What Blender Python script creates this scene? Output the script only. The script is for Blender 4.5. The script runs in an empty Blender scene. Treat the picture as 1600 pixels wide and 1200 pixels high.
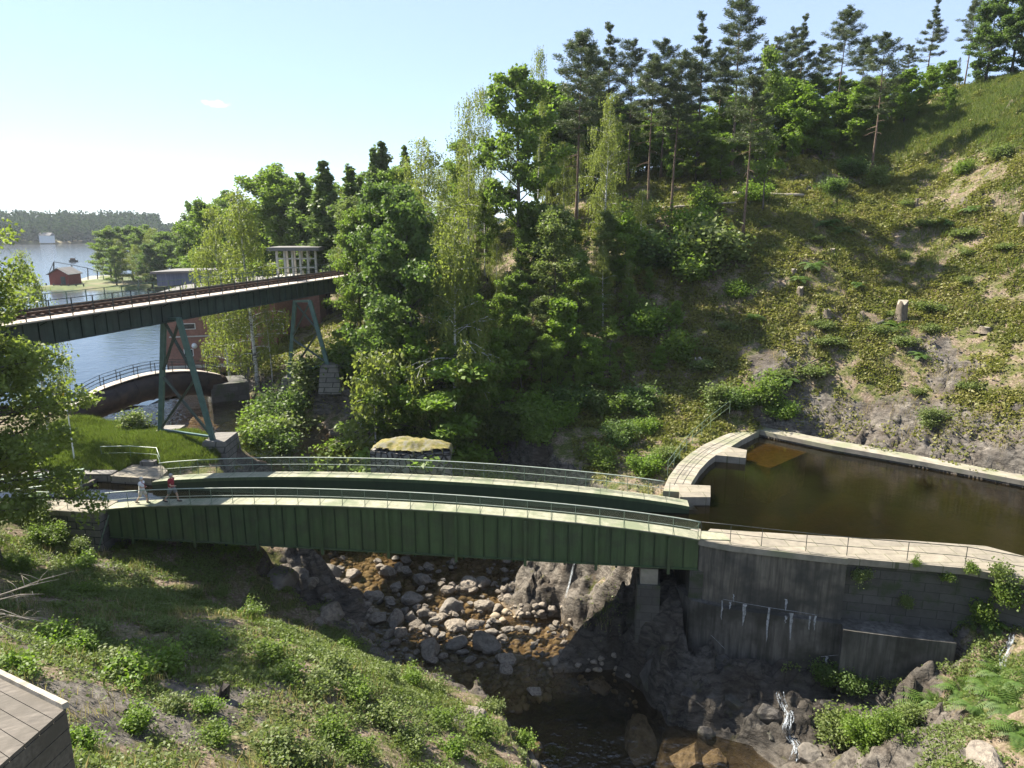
import bpy, math, random
import numpy as np
from mathutils import Vector, Matrix
R = math.radians
scene = bpy.context.scene
col = scene.collection

# ------------------------------------------------------------------ camera, sky, sun, exposure
PITCH = R(12.7); FOC = 1110.0; CAMZ = 16.5
cd = bpy.data.cameras.new('camera'); cam = bpy.data.objects.new('camera', cd); col.objects.link(cam)
cam.location = (0, 0, CAMZ); cam.rotation_euler = (R(90) - PITCH, 0, 0)
cd.sensor_width = 36; cd.lens = 36 * FOC / 1600; cd.clip_start = 0.1; cd.clip_end = 8000
scene.camera = cam
SUN_AZ = R(59); SUN_EL = R(45)            # azimuth left of the view direction
SDIR = Vector((-math.sin(SUN_AZ) * math.cos(SUN_EL), math.cos(SUN_AZ) * math.cos(SUN_EL), math.sin(SUN_EL)))
world = bpy.data.worlds.new('World'); scene.world = world; world.use_nodes = True
wn = world.node_tree.nodes; wl = world.node_tree.links
bg = wn['Background']; sky = wn.new('ShaderNodeTexSky'); sky.sky_type = 'NISHITA'
sky.sun_disc = False; sky.sun_elevation = SUN_EL; sky.sun_rotation = -SUN_AZ
sky.air_density = 0.8; sky.dust_density = 0.0; sky.ozone_density = 2.0; sky.altitude = 50
mx_ = wn.new('ShaderNodeMix'); mx_.data_type = 'RGBA'; mx_.inputs[0].default_value = .68; mx_.inputs[7].default_value = (2.1, 2.6, 3.6, 1)    # hazy summer sky: even pale blue over the clear one
wl.new(sky.outputs[0], mx_.inputs[6])
# one small wisp of cloud
_ca, _cb = (335 - 800) / FOC, (600 - 162) / FOC
_d = Vector((_ca, math.cos(PITCH) + _cb * math.sin(PITCH), -math.sin(PITCH) + _cb * math.cos(PITCH))).normalized(); _r = _d.cross(Vector((0, 0, 1))).normalized(); _u = _r.cross(_d)
tc_ = wn.new('ShaderNodeTexCoord'); nz_ = wn.new('ShaderNodeTexNoise'); nz_.inputs['Scale'].default_value = 95; nz_.inputs['Detail'].default_value = 5; wl.new(tc_.outputs['Generated'], nz_.inputs['Vector'])
def _wm(op, a, b):
    m_ = wn.new('ShaderNodeMath'); m_.operation = op
    for k_, x_ in enumerate((a, b)):
        if hasattr(x_, 'node'): wl.new(x_, m_.inputs[k_])
        else: m_.inputs[k_].default_value = x_
    return m_.outputs[0]
def _wd(v):
    q_ = wn.new('ShaderNodeVectorMath'); q_.operation = 'DOT_PRODUCT'; wl.new(tc_.outputs['Generated'], q_.inputs[0]); q_.inputs[1].default_value = v; return q_.outputs['Value']
e_ = _wm('ADD', _wm('POWER', _wm('ABSOLUTE', _wm('DIVIDE', _wd(_r), .022), 0), 2.0), _wm('POWER', _wm('ABSOLUTE', _wm('DIVIDE', _wd(_u), .0065), 0), 2.0))
c_ = wn.new('ShaderNodeMapRange'); c_.inputs[1].default_value = .15; c_.inputs[2].default_value = .75
wl.new(_wm('SUBTRACT', _wm('MULTIPLY', nz_.outputs[0], 1.5), e_), c_.inputs[0])
f_ = _wm('MULTIPLY', _wm('MULTIPLY', c_.outputs[0], 1.0), _wm('GREATER_THAN', _wd(_d), .9))
mc_ = wn.new('ShaderNodeMix'); mc_.data_type = 'RGBA'; wl.new(f_, mc_.inputs[0]); wl.new(mx_.outputs[2], mc_.inputs[6]); mc_.inputs[7].default_value = (5.2, 5.2, 5.2, 1)
wl.new(mc_.outputs[2], bg.inputs[0]); bg.inputs[1].default_value = 0.088
sd = bpy.data.lights.new('sun', 'SUN'); sun = bpy.data.objects.new('sun', sd); col.objects.link(sun)
sd.energy = 5.0; sd.angle = R(0.5); sd.color = (1.0, 0.93, 0.80)
sun.rotation_euler = SDIR.to_track_quat('Z', 'Y').to_euler()
vs = scene.view_settings; vs.view_transform = 'Standard'; vs.look = 'None'; vs.gamma = 1; vs.exposure = 1.76
cy = scene.cycles
cy.max_bounces = 8; cy.diffuse_bounces = 4; cy.glossy_bounces = 2; cy.transmission_bounces = 3; cy.transparent_max_bounces = 6
cy.caustics_reflective = False; cy.caustics_refractive = False; cy.sample_clamp_indirect = 4

# ------------------------------------------------------------------ helpers
def pray(u, v):
    a = (u - 800) / FOC; b = (600 - v) / FOC
    return Vector((a, math.cos(PITCH) + b * math.sin(PITCH), -math.sin(PITCH) + b * math.cos(PITCH)))
def px(u, v, Y=None, z=None):
    d = pray(u, v)
    s = Y / d.y if Y is not None else (z - CAMZ) / d.z
    return Vector((d.x * s, d.y * s, CAMZ + d.z * s))
def proj(P):
    f = P[1] * math.cos(PITCH) - (P[2] - CAMZ) * math.sin(PITCH)
    up = P[1] * math.sin(PITCH) + (P[2] - CAMZ) * math.cos(PITCH)
    return 800 + FOC * P[0] / f, 600 - FOC * up / f

def hash2(ix, iy, seed):
    n = (ix.astype(np.int64) * 374761393 + iy.astype(np.int64) * 668265263 + seed * 974634977) & 0x7fffffff
    n = ((n ^ (n >> 13)) * 1274126177) & 0x7fffffff
    n = n ^ (n >> 16)
    return (n & 0xffff) / 65535.0
def vnoise(x, y, seed=0):
    x = np.asarray(x, float); y = np.asarray(y, float)
    ix = np.floor(x); iy = np.floor(y); fx = x - ix; fy = y - iy
    ix = ix.astype(np.int64); iy = iy.astype(np.int64)
    fx = fx * fx * (3 - 2 * fx); fy = fy * fy * (3 - 2 * fy)
    a = hash2(ix, iy, seed); b = hash2(ix + 1, iy, seed); c = hash2(ix, iy + 1, seed); d = hash2(ix + 1, iy + 1, seed)
    return (a * (1 - fx) + b * fx) * (1 - fy) + (c * (1 - fx) + d * fx) * fy
def fbm(x, y, octv=4, seed=0, gain=0.5):
    s = 0; a = 1.0; t = 0
    for o in range(octv):
        s = s + a * vnoise(x * 2 ** o + 17.3 * o, y * 2 ** o - 9.1 * o, seed + o); t += a; a *= gain
    return s / t
def ridged(x, y, octv=4, seed=0):
    s = 0; a = 1.0; t = 0
    for o in range(octv):
        s = s + a * (1 - np.abs(2 * vnoise(x * 2 ** o + 5.7 * o, y * 2 ** o + 3.1 * o, seed + o) - 1)); t += a; a *= 0.55
    return s / t
def sstep(a, b, x):
    t = np.clip((np.asarray(x, float) - a) / (b - a), 0, 1); return t * t * (3 - 2 * t)

def tag(o, label=None, cat=None, group=None, kind=None):
    if label: o['label'] = label
    if cat: o['category'] = cat
    if group: o['group'] = group
    if kind: o['kind'] = kind
    return o
def link(o, parent=None):
    col.objects.link(o)
    if parent is not None: o.parent = parent
    return o
def empty(name, loc=(0, 0, 0), rz=0, parent=None):
    o = bpy.data.objects.new(name, None); o.empty_display_size = 0.2
    link(o, parent); o.location = loc; o.rotation_euler = (0, 0, rz); return o
def thing(name, label, cat, loc=(0, 0, 0), rz=0, group=None):
    return tag(empty(name, loc, rz), label, cat, group)

def raw_mesh(name, V, Fq, mat, parent=None, smooth=False, attrs=None, org=None):
    """V (n,3) array, Fq (m,k) array of equal-size faces."""
    V = np.asarray(V, np.float32); Fq = np.asarray(Fq, np.int32)
    if org is not None: V = V - np.asarray(org, np.float32)
    me = bpy.data.meshes.new(name); k = Fq.shape[1]; m = Fq.shape[0]
    me.vertices.add(len(V)); me.vertices.foreach_set('co', V.ravel())
    me.loops.add(m * k); me.loops.foreach_set('vertex_index', Fq.ravel())
    me.polygons.add(m); me.polygons.foreach_set('loop_start', np.arange(0, m * k, k, dtype=np.int32))
    me.polygons.foreach_set('loop_total', np.full(m, k, np.int32))
    if smooth: me.polygons.foreach_set('use_smooth', np.ones(m, bool))
    me.update(calc_edges=True)
    for nm, (dom, arr) in (attrs or {}).items():
        at = me.attributes.new(nm, 'FLOAT', dom); at.data.foreach_set('value', np.asarray(arr, np.float32).ravel())
    if mat: me.materials.append(mat)
    return link(bpy.data.objects.new(name, me), parent)

class MB:
    def __init__(s): s.v = []; s.f = []
    def add(s, vs_, fs):
        n = len(s.v); s.v += [tuple(p) for p in vs_]; s.f += [tuple(i + n for i in q) for q in fs]; return s
    def hexa(s, b, t):
        n = len(b)
        fs = [tuple(range(n - 1, -1, -1)), tuple(range(n, 2 * n))] + [(i, (i + 1) % n, n + (i + 1) % n, n + i) for i in range(n)]
        return s.add(list(b) + list(t), fs)
    def box(s, c, d, rz=0, ry=0):
        M = Matrix.Translation(c) @ Matrix.Rotation(rz, 4, 'Z') @ Matrix.Rotation(ry, 4, 'Y')
        x, y, z = d[0] / 2, d[1] / 2, d[2] / 2
        q = [(-x, -y), (x, -y), (x, y), (-x, y)]
        return s.hexa([M @ Vector((a, b, -z)) for a, b in q], [M @ Vector((a, b, z)) for a, b in q])
    def prism(s, poly, z0, z1):
        """poly of xy, z0/z1 numbers or lists"""
        g = lambda z, i: z[i] if hasattr(z, '__len__') else z
        return s.hexa([(p[0], p[1], g(z0, i)) for i, p in enumerate(poly)], [(p[0], p[1], g(z1, i)) for i, p in enumerate(poly)])
    def bar(s, a, b, w, h=None, up=(0, 0, 1)):
        a = Vector(a); b = Vector(b); h = h or w; t = (b - a).normalized(); u = Vector(up)
        if abs(t.dot(u)) > 0.98: u = Vector((0, 1, 0))
        sd_ = t.cross(u).normalized(); up2 = sd_.cross(t)
        o = [sd_ * x * w / 2 + up2 * y * h / 2 for x, y in ((-1, -1), (1, -1), (1, 1), (-1, 1))]
        return s.hexa([a + k for k in o], [b + k for k in o])
    def tube(s, pts, r, n=6, cap=True):
        pts = [Vector(p) for p in pts]; m = len(pts)
        rr = r if hasattr(r, '__len__') else [r] * m
        base = len(s.v); prev = None
        for i, p in enumerate(pts):
            t = (pts[min(i + 1, m - 1)] - pts[max(i - 1, 0)])
            t = t.normalized() if t.length > 1e-9 else Vector((0, 0, 1))
            if prev is None:
                u = t.cross(Vector((0, 0, 1)) if abs(t.z) < .9 else Vector((1, 0, 0))).normalized()
            else:
                u = (prev - t * prev.dot(t)); u = u.normalized() if u.length > 1e-6 else t.orthogonal().normalized()
            prev = u; w = t.cross(u)
            for k in range(n):
                a = 2 * math.pi * k / n
                s.v.append(tuple(p + (u * math.cos(a) + w * math.sin(a)) * rr[i]))
        for i in range(m - 1):
            for k in range(n):
                s.f.append((base + i * n + k, base + i * n + (k + 1) % n, base + (i + 1) * n + (k + 1) % n, base + (i + 1) * n + k))
        if cap:
            s.f.append(tuple(base + k for k in range(n - 1, -1, -1))); s.f.append(tuple(base + (m - 1) * n + k for k in range(n)))
        return s
    def strip(s, A, B):
        n = len(A); return s.add(list(A) + list(B), [(i, i + 1, n + i + 1, n + i) for i in range(n - 1)])
    def build(s, name, mat, parent=None, org=None, smooth=False):
        me = bpy.data.meshes.new(name); v = s.v
        if org is not None: v = [(p[0] - org[0], p[1] - org[1], p[2] - org[2]) for p in v]
        me.from_pydata(v, [], s.f); me.update()
        if smooth: me.polygons.foreach_set('use_smooth', np.ones(len(me.polygons), bool))
        if mat: me.materials.append(mat)
        return link(bpy.data.objects.new(name, me), parent)
def struct(o): o['kind'] = 'structure'; return o

def copy_tree(o, parent=None):
    c = o.copy(); col.objects.link(c)
    if parent is not None: c.parent = parent
    for ch in list(o.children): copy_tree(ch, c)
    return c

ORD = ['leftmost', 'second', 'third', 'fourth', 'fifth', 'sixth', 'seventh', 'eighth', 'ninth', 'tenth', 'eleventh', 'twelfth', 'thirteenth', 'fourteenth', 'fifteenth', 'sixteenth', 'seventeenth', 'eighteenth', 'nineteenth', 'twentieth']
def rank_labels(objs, text, tail='from the left'):
    """objs sorted by their place in the picture; text holds {o} for the ordinal"""
    objs = sorted(objs, key=lambda o: proj(o.location)[0])
    for i, o in enumerate(objs):
        w = ('leftmost' if i == 0 else 'rightmost' if i == len(objs) - 1 else ORD[i] + ' ' + tail if i < len(ORD) else 'far right')
        o['label'] = text.replace('{o}', w)

# ------------------------------------------------------------------ materials
def newmat(name):
    m = bpy.data.materials.new(name); m.use_nodes = True
    return m, m.node_tree.nodes, m.node_tree.links, m.node_tree.nodes['Principled BSDF'], m.node_tree.nodes['Material Output']
def rgb(c): return (c[0], c[1], c[2], 1)
def noise_node(n, l, scale, detail=5, rough=.6, mapping=None, coord='Object'):
    tc = n.new('ShaderNodeTexCoord'); t = n.new('ShaderNodeTexNoise')
    t.inputs['Scale'].default_value = scale; t.inputs['Detail'].default_value = detail; t.inputs['Roughness'].default_value = rough
    src = n.new('ShaderNodeNewGeometry').outputs['Position'] if coord == 'World' else tc.outputs[coord]
    if mapping:
        mp = n.new('ShaderNodeMapping'); mp.inputs['Scale'].default_value = mapping; l.new(src, mp.inputs[0]); src = mp.outputs[0]
    l.new(src, t.inputs['Vector']); return t
def ramp(n, l, src, stops, interp='LINEAR'):
    r = n.new('ShaderNodeValToRGB'); r.color_ramp.interpolation = interp
    e = r.color_ramp.elements
    while len(e) < len(stops): e.new(0.5)
    for i, (p, c) in enumerate(stops):
        e[i].position = p; e[i].color = rgb(c) if hasattr(c, '__len__') else (c, c, c, 1)
    l.new(src, r.inputs[0]); return r
def mix(n, l, f, a, b, mode='MIX'):
    m = n.new('ShaderNodeMix'); m.data_type = 'RGBA'; m.blend_type = mode
    for s, x in ((0, f), (6, a), (7, b)):
        if hasattr(x, 'node'): l.new(x, m.inputs[s])
        elif s == 0: m.inputs[0].default_value = x
        else: m.inputs[s].default_value = rgb(x)
    return m.outputs[2]
def bump(n, l, h, p, strength=.4, dist=.05):
    b = n.new('ShaderNodeBump'); b.inputs['Strength'].default_value = strength; b.inputs['Distance'].default_value = dist
    l.new(h, b.inputs['Height']); l.new(b.outputs[0], p.inputs['Normal']); return b
def pmat(name, c1, c2, scale=3, rough=.8, bmp=.4, bd=.03, c3=None, s2=.5, mapping=None, spec=.3, metal=0, lo=.35, hi=.65, coord='Object'):
    m, n, l, p, out = newmat(name)
    t = noise_node(n, l, scale, 6, .62, mapping, coord)
    r = ramp(n, l, t.outputs[0], [(lo, c1), (hi, c2)])
    c = r.outputs[0]
    if c3 is not None:
        t2 = noise_node(n, l, s2, 4, .6, None, coord)
        k = ramp(n, l, t2.outputs[0], [(.48, 0.0), (.62, 1.0)])
        c = mix(n, l, k.outputs[0], c, c3)
    l.new(c, p.inputs['Base Color']); p.inputs['Roughness'].default_value = rough
    p.inputs['Specular IOR Level'].default_value = spec; p.inputs['Metallic'].default_value = metal
    if bmp: bump(n, l, t.outputs[0], p, bmp, bd)
    return m
def leafmat(name, ca, cb, trans=.35, hue2=None):
    """leaf: diffuse, translucent and a faint gloss; tint per leaf, and a per-tree shift"""
    m, n, l, p, out = newmat(name)
    at = n.new('ShaderNodeAttribute'); at.attribute_name = 'tint'
    oi = n.new('ShaderNodeObjectInfo')
    c = mix(n, l, at.outputs['Fac'], ca, cb)
    if hue2: c = mix(n, l, oi.outputs['Random'], c, mix(n, l, .5, c, hue2))
    l.new(c, p.inputs['Base Color']); p.inputs['Roughness'].default_value = .55; p.inputs['Specular IOR Level'].default_value = .35
    tr = n.new('ShaderNodeBsdfTranslucent'); l.new(mix(n, l, .5, c, (ca[0] * 1.5 + .03, ca[1] * 1.5 + .05, ca[2] * .8)), tr.inputs[0])
    ms = n.new('ShaderNodeMixShader'); ms.inputs[0].default_value = trans
    l.new(p.outputs[0], ms.inputs[1]); l.new(tr.outputs[0], ms.inputs[2]); l.new(ms.outputs[0], out.inputs[0])
    return m
def watermat(name, tint, deep, clear, rough=.03, wave=4.0, wb=.15, wd=.03, ior=1.33):
    """fresnel reflection over tinted see-through water with a murky share"""
    m, n, l, p, out = newmat(name); n.remove(p)
    t = noise_node(n, l, wave, 3, .55, (1, 1, 1), 'World'); t2 = noise_node(n, l, wave * .23, 2, .5, (1, 1.6, 1), 'World')
    ad = n.new('ShaderNodeMath'); ad.operation = 'ADD'; l.new(t.outputs[0], ad.inputs[0]); l.new(t2.outputs[0], ad.inputs[1])
    b = n.new('ShaderNodeBump'); b.inputs['Strength'].default_value = wb; b.inputs['Distance'].default_value = wd; l.new(ad.outputs[0], b.inputs['Height'])
    lw = n.new('ShaderNodeLayerWeight'); lw.inputs[0].default_value = .5; l.new(b.outputs[0], lw.inputs[1])      # Schlick, the same from above and below
    pw_ = n.new('ShaderNodeMath'); pw_.operation = 'POWER'; l.new(lw.outputs['Facing'], pw_.inputs[0]); pw_.inputs[1].default_value = 5
    f0 = ((ior - 1) / (ior + 1)) ** 2; fr = n.new('ShaderNodeMath'); fr.operation = 'MULTIPLY_ADD'; l.new(pw_.outputs[0], fr.inputs[0]); fr.inputs[1].default_value = 1 - f0; fr.inputs[2].default_value = f0
    gl = n.new('ShaderNodeBsdfGlossy'); gl.inputs['Roughness'].default_value = rough; l.new(b.outputs[0], gl.inputs['Normal'])
    tp = n.new('ShaderNodeBsdfTransparent'); tp.inputs[0].default_value = rgb(tint)
    df = n.new('ShaderNodeBsdfDiffuse'); df.inputs[0].default_value = rgb(deep)
    m1 = n.new('ShaderNodeMixShader'); m1.inputs[0].default_value = clear; l.new(df.outputs[0], m1.inputs[1]); l.new(tp.outputs[0], m1.inputs[2])
    m2 = n.new('ShaderNodeMixShader'); l.new(fr.outputs[0], m2.inputs[0]); l.new(m1.outputs[0], m2.inputs[1]); l.new(gl.outputs[0], m2.inputs[2])
    l.new(m2.outputs[0], out.inputs[0]); return m
def brickmat(name, c1, c2, mortar, w, h, ms=.02, rough=.85, bmp=.6, vec='xz', c3=None):
    m, n, l, p, out = newmat(name)
    tc = n.new('ShaderNodeTexCoord'); sep = n.new('ShaderNodeSeparateXYZ'); l.new(tc.outputs['Object'], sep.inputs[0])
    cb_ = n.new('ShaderNodeCombineXYZ')
    if vec == 'xy':
        l.new(sep.outputs[0], cb_.inputs[0]); l.new(sep.outputs[1], cb_.inputs[1])
    else:
        ad = n.new('ShaderNodeMath'); ad.operation = 'ADD'; l.new(sep.outputs[0], ad.inputs[0]); l.new(sep.outputs[1], ad.inputs[1])
        l.new(ad.outputs[0], cb_.inputs[0]); l.new(sep.outputs[2], cb_.inputs[1])
    t = n.new('ShaderNodeTexBrick'); l.new(cb_.outputs[0], t.inputs['Vector']); t.inputs['Scale'].default_value = 1
    t.inputs['Brick Width'].default_value = w; t.inputs['Row Height'].default_value = h; t.inputs['Mortar Size'].default_value = ms
    t.inputs['Color1'].default_value = rgb(c1); t.inputs['Color2'].default_value = rgb(c2); t.inputs['Mortar'].default_value = rgb(mortar)
    nz = noise_node(n, l, 2.2, 6, .65)
    c = mix(n, l, .55, t.outputs[0], ramp(n, l, nz.outputs[0], [(.3, (.35, .35, .35)), (.7, (1, 1, 1))]).outputs[0], 'MULTIPLY')
    if c3 is not None:
        n3 = noise_node(n, l, 1.1, 5, .6); c = mix(n, l, ramp(n, l, n3.outputs[0], [(.5, 0.), (.64, 1.)]).outputs[0], c, c3)
    l.new(c, p.inputs['Base Color']); p.inputs['Roughness'].default_value = rough
    mx = n.new('ShaderNodeMath'); mx.operation = 'SUBTRACT'; l.new(nz.outputs[0], mx.inputs[0]); l.new(t.outputs['Fac'], mx.inputs[1])
    bump(n, l, mx.outputs[0], p, bmp, .03); return m

M = {}
M['green_paint'] = pmat('green_paint', (.056, .088, .036), (.074, .112, .048), 2.2, .5, .05, .01, (.060, .080, .040), .9, (1, 1, .25), .4)
def add_streaks(m, dark, rust, amt=.8):
    n, l = m.node_tree.nodes, m.node_tree.links; p = n['Principled BSDF']; src = p.inputs['Base Color'].links[0].from_socket
    t = noise_node(n, l, 1.4, 6, .65, (3.2, 3.2, .16)); c = mix(n, l, ramp(n, l, t.outputs[0], [(.46, 0.), (.68, amt)]).outputs[0], src, dark)
    t2 = noise_node(n, l, 2.3, 6, .7, (2.4, 2.4, .4)); c = mix(n, l, ramp(n, l, t2.outputs[0], [(.62, 0.), (.74, .75)]).outputs[0], c, rust); l.new(c, p.inputs['Base Color'])
add_streaks(M['green_paint'], (.028, .046, .022), (.075, .055, .034), .55)
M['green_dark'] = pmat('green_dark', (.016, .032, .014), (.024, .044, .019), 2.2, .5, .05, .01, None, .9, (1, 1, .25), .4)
M['walk_plate'] = pmat('walk_plate', (.21, .21, .15), (.31, .30, .215), 2.6, .8, .15, .01, (.16, .18, .11), .6)
add_streaks(M['walk_plate'], (.15, .155, .10), (.17, .125, .08), .5)
M['rail_paint'] = pmat('rail_paint', (.10, .15, .10), (.16, .21, .15), 5, .5, 0)
M['rail_top'] = pmat('rail_top', (.36, .42, .33), (.46, .5, .42), 5, .4, 0)
M['steel_dark'] = pmat('steel_dark', (.02, .025, .022), (.05, .055, .05), 4, .5, .1)
M['bridge_paint'] = pmat('bridge_paint', (.035, .052, .045), (.055, .078, .066), 1.5, .5, .08, .01, (.04, .05, .045), .5)
M['trestle_paint'] = pmat('trestle_paint', (.06, .11, .10), (.09, .15, .135), 2.5, .45, .08, .01, None)
add_streaks(M['bridge_paint'], (.025, .035, .03), (.07, .045, .03))
M['deck_wood'] = pmat('deck_wood', (.36, .30, .25), (.48, .42, .36), 3, .85, .2)
M['rust'] = pmat('rust', (.05, .028, .018), (.09, .05, .03), 5, .8, .3)
M['pipe'] = pmat('pipe_tar', (.016, .012, .012), (.035, .024, .02), 2.0, .55, .3, .02, (.05, .03, .022), .7)
M['concrete_top'] = pmat('concrete_top', (.185, .165, .13), (.30, .27, .215), 1.3, .9, .35, .02, (.20, .20, .13), .45)
M['concrete_face'] = pmat('concrete_face', (.085, .075, .06), (.215, .19, .155), 2.0, .85, .5, .04, (.06, .057, .05), .35, (2.2, 2.2, .22), .25, 0, .3, .72)
add_streaks(M['concrete_face'], (.045, .042, .036), (.13, .10, .07), .85)
M['concrete_low'] = pmat('concrete_low', (.06, .056, .05), (.15, .14, .125), 1.6, .8, .4, .04, (.045, .043, .036), .4, (1.6, 1.6, .35), .3, 0, .3, .72)
add_streaks(M['concrete_low'], (.03, .028, .024), (.09, .075, .055), .8)
M['lime'] = pmat('lime_deposit', (.16, .165, .17), (.42, .43, .45), 6, .8, .4)
M['masonry'] = brickmat('masonry', (.10, .095, .085), (.07, .065, .058), (.045, .042, .038), 1.1, .48, .018, c3=(.035, .045, .02))
M['flag_stone'] = brickmat('flag_stone', (.27, .235, .18), (.21, .185, .145), (.11, .11, .06), 1.5, .9, .02, .9, .4, 'xy')
M['stone_block'] = brickmat('stone_block', (.22, .20, .175), (.15, .14, .125), (.05, .05, .04), .9, .45, .03)
M['rock'] = pmat('rock_face', (.075, .066, .056), (.27, .24, .205), 1.7, .85, .9, .12, (.10, .085, .07), .8, None, .35, 0, .3, .7)
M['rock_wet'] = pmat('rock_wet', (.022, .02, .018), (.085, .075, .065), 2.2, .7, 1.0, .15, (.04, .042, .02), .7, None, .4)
M['rock_pale'] = pmat('rock_pale', (.12, .10, .082), (.32, .275, .22), 3.4, .88, 1.0, .22, (.22, .19, .155), .9)
M['pebble'] = pmat('pebble', (.14, .115, .08), (.33, .27, .19), .9, .8, .3, .03, None, .8, None, .3, 0, .35, .65, 'World')
M['brick_red'] = brickmat('brick_red', (.36, .13, .08), (.28, .095, .06), (.28, .22, .18), .25, .085, .012, .85, .3)
M['plaster'] = pmat('plaster', (.42, .40, .36), (.55, .52, .47), 1.5, .85, .15)
M['roof_felt'] = pmat('roof_felt', (.13, .125, .12), (.19, .18, .17), .8, .9, .2)
M['blue_board'] = pmat('blue_board', (.10, .125, .18), (.15, .175, .235), 1.2, .7, .1, .01, None, .5, (4, 4, .3))
M['glass_dark'] = pmat('glass_dark', (.015, .018, .02), (.03, .035, .04), 1, .12, 0, spec=.6)
M['white_paint'] = pmat('white_paint', (.66, .66, .64), (.78, .78, .76), 3, .5, 0)
M['red_wood'] = pmat('red_wood', (.16, .03, .022), (.22, .045, .03), 2, .85, .2, .02, None, .5, (6, 6, .4))
M['wood_grey'] = pmat('wood_grey', (.06, .051, .042), (.125, .108, .09), 3.2, .85, .5, .012, (.07, .06, .048), 1.4, (.35, 7, 7))
M['wood_dead'] = pmat('wood_dead', (.19, .165, .13), (.33, .29, .24), 5, .85, .3)
M['stump'] = pmat('stump_wood', (.075, .06, .045), (.17, .14, .105), 5, .9, .7, .05, None, .5, (3, 3, .5))
M['stump_dark'] = pmat('stump_dark', (.012, .01, .009), (.045, .036, .03), 6, .9, .8, .05)
M['bark_pine'] = pmat('bark_pine', (.09, .066, .05), (.18, .12, .085), 3, .9, .5, .03)
M['bark_grey'] = pmat('bark_grey', (.05, .043, .035), (.11, .095, .08), 4, .9, .5, .03)
M['bark_birch'] = pmat('bark_birch', (.06, .055, .05), (.58, .56, .52), 3.5, .8, .3, .02, None, .5, (1, 1, 2.5), .3, 0, .40, .50)
M['skin'] = pmat('skin', (.5, .30, .21), (.56, .35, .25), 8, .55, 0)
M['shirt_white'] = pmat('shirt_white', (.68, .66, .66), (.78, .76, .76), 8, .85, .1)
M['shirt_red'] = pmat('shirt_red', (.22, .022, .03), (.28, .03, .04), 8, .85, .1)
M['shorts_grey'] = pmat('shorts_grey', (.13, .13, .14), (.18, .18, .19), 8, .85, .1)
M['shorts_pale'] = pmat('shorts_pale', (.55, .5, .45), (.64, .58, .52), 8, .85, .1)
M['hair_white'] = pmat('hair_white', (.5, .47, .42), (.66, .63, .58), 20, .8, .3)
M['hair_grey'] = pmat('hair_grey', (.28, .26, .24), (.42, .4, .38), 20, .8, .3)
M['shoe'] = pmat('shoe', (.04, .03, .03), (.07, .06, .05), 8, .7, 0)
M['bag_red'] = pmat('bag_red', (.25, .03, .04), (.3, .04, .05), 8, .7, 0)
M['flag_blue'] = pmat('flag_blue', (.012, .075, .26), (.016, .09, .3), 4, .8, 0)
M['flag_yellow'] = pmat('flag_yellow', (.75, .48, .02), (.8, .54, .03), 4, .8, 0)
def foam_mat():
    m, n, l, p, out = newmat('white_water'); p.inputs['Base Color'].default_value = (.6, .66, .72, 1); p.inputs['Roughness'].default_value = .4
    t = noise_node(n, l, 14, 4, .6, (1, 1, .35), 'World'); k = ramp(n, l, t.outputs[0], [(.40, 0.), (.70, .55)]); tp = n.new('ShaderNodeBsdfTransparent'); ms = n.new('ShaderNodeMixShader')
    l.new(k.outputs[0], ms.inputs[0]); l.new(tp.outputs[0], ms.inputs[1]); l.new(p.outputs[0], ms.inputs[2]); l.new(ms.outputs[0], out.inputs[0]); return m
M['foam'] = foam_mat()
# leaves
M['lf_birch'] = leafmat('leaf_birch', (.135, .17, .036), (.20, .225, .055), .52, (.165, .19, .05))
M['lf_broad'] = leafmat('leaf_broad', (.105, .17, .03), (.17, .23, .045), .54, (.135, .185, .035))
M['lf_poplar'] = leafmat('leaf_poplar', (.09, .145, .036), (.15, .195, .055), .5, (.11, .16, .045))
M['lf_bright'] = leafmat('leaf_bright', (.11, .19, .022), (.17, .25, .04), .5, (.14, .2, .03))
M['lf_dark'] = leafmat('leaf_dark', (.075, .13, .03), (.125, .18, .045), .48, (.09, .14, .035))
M['needle'] = leafmat('needle', (.055, .078, .034), (.095, .12, .05), .25, (.08, .095, .042))
M['lf_shrub'] = leafmat('leaf_shrub', (.10, .14, .036), (.19, .22, .075), .45, (.12, .17, .035))
M['lf_heath'] = leafmat('leaf_heath', (.10, .12, .022), (.25, .225, .06), .4)
M['lf_fern'] = leafmat('leaf_fern', (.055, .11, .018), (.10, .16, .03), .42)
M['grass'] = leafmat('grass_blade', (.075, .12, .02), (.17, .19, .05), .4)
M['straw'] = leafmat('dry_straw', (.22, .18, .09), (.38, .32, .18), .35)
M['lf_lime'] = leafmat('leaf_lime', (.13, .175, .034), (.21, .25, .06), .55)
M['lf_far'] = leafmat('leaf_far', (.024, .046, .024), (.045, .072, .032), .25)
M['lf_far'].node_tree.nodes['Principled BSDF'].inputs['Specular IOR Level'].default_value = 0
M['lf_far'].node_tree.nodes['Principled BSDF'].inputs['Roughness'].default_value = 1
M['ledge'] = pmat('ledge_stone', (.20, .17, .09), (.42, .36, .20), 2.5, .8, .4, .03)
M['meadow'] = pmat('meadow', (.045, .07, .018), (.11, .13, .04), .5, .95, .3, .1, (.15, .13, .07), .06, coord='World')
M['moss'] = pmat('moss_top', (.10, .10, .025), (.24, .19, .07), 3, .95, .8, .06, (.16, .15, .11), 1.5)
M['dry_litter'] = pmat('dry_litter', (.12, .085, .055), (.30, .235, .17), 2, .95, .5, .03, None, .5, None, .2, 0, .35, .65, 'World')
M['w_canal'] = watermat('water_canal', (.46, .36, .16), (.008, .0065, .003), .55, .03, 5.0, .35, .02, 1.6)
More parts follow.
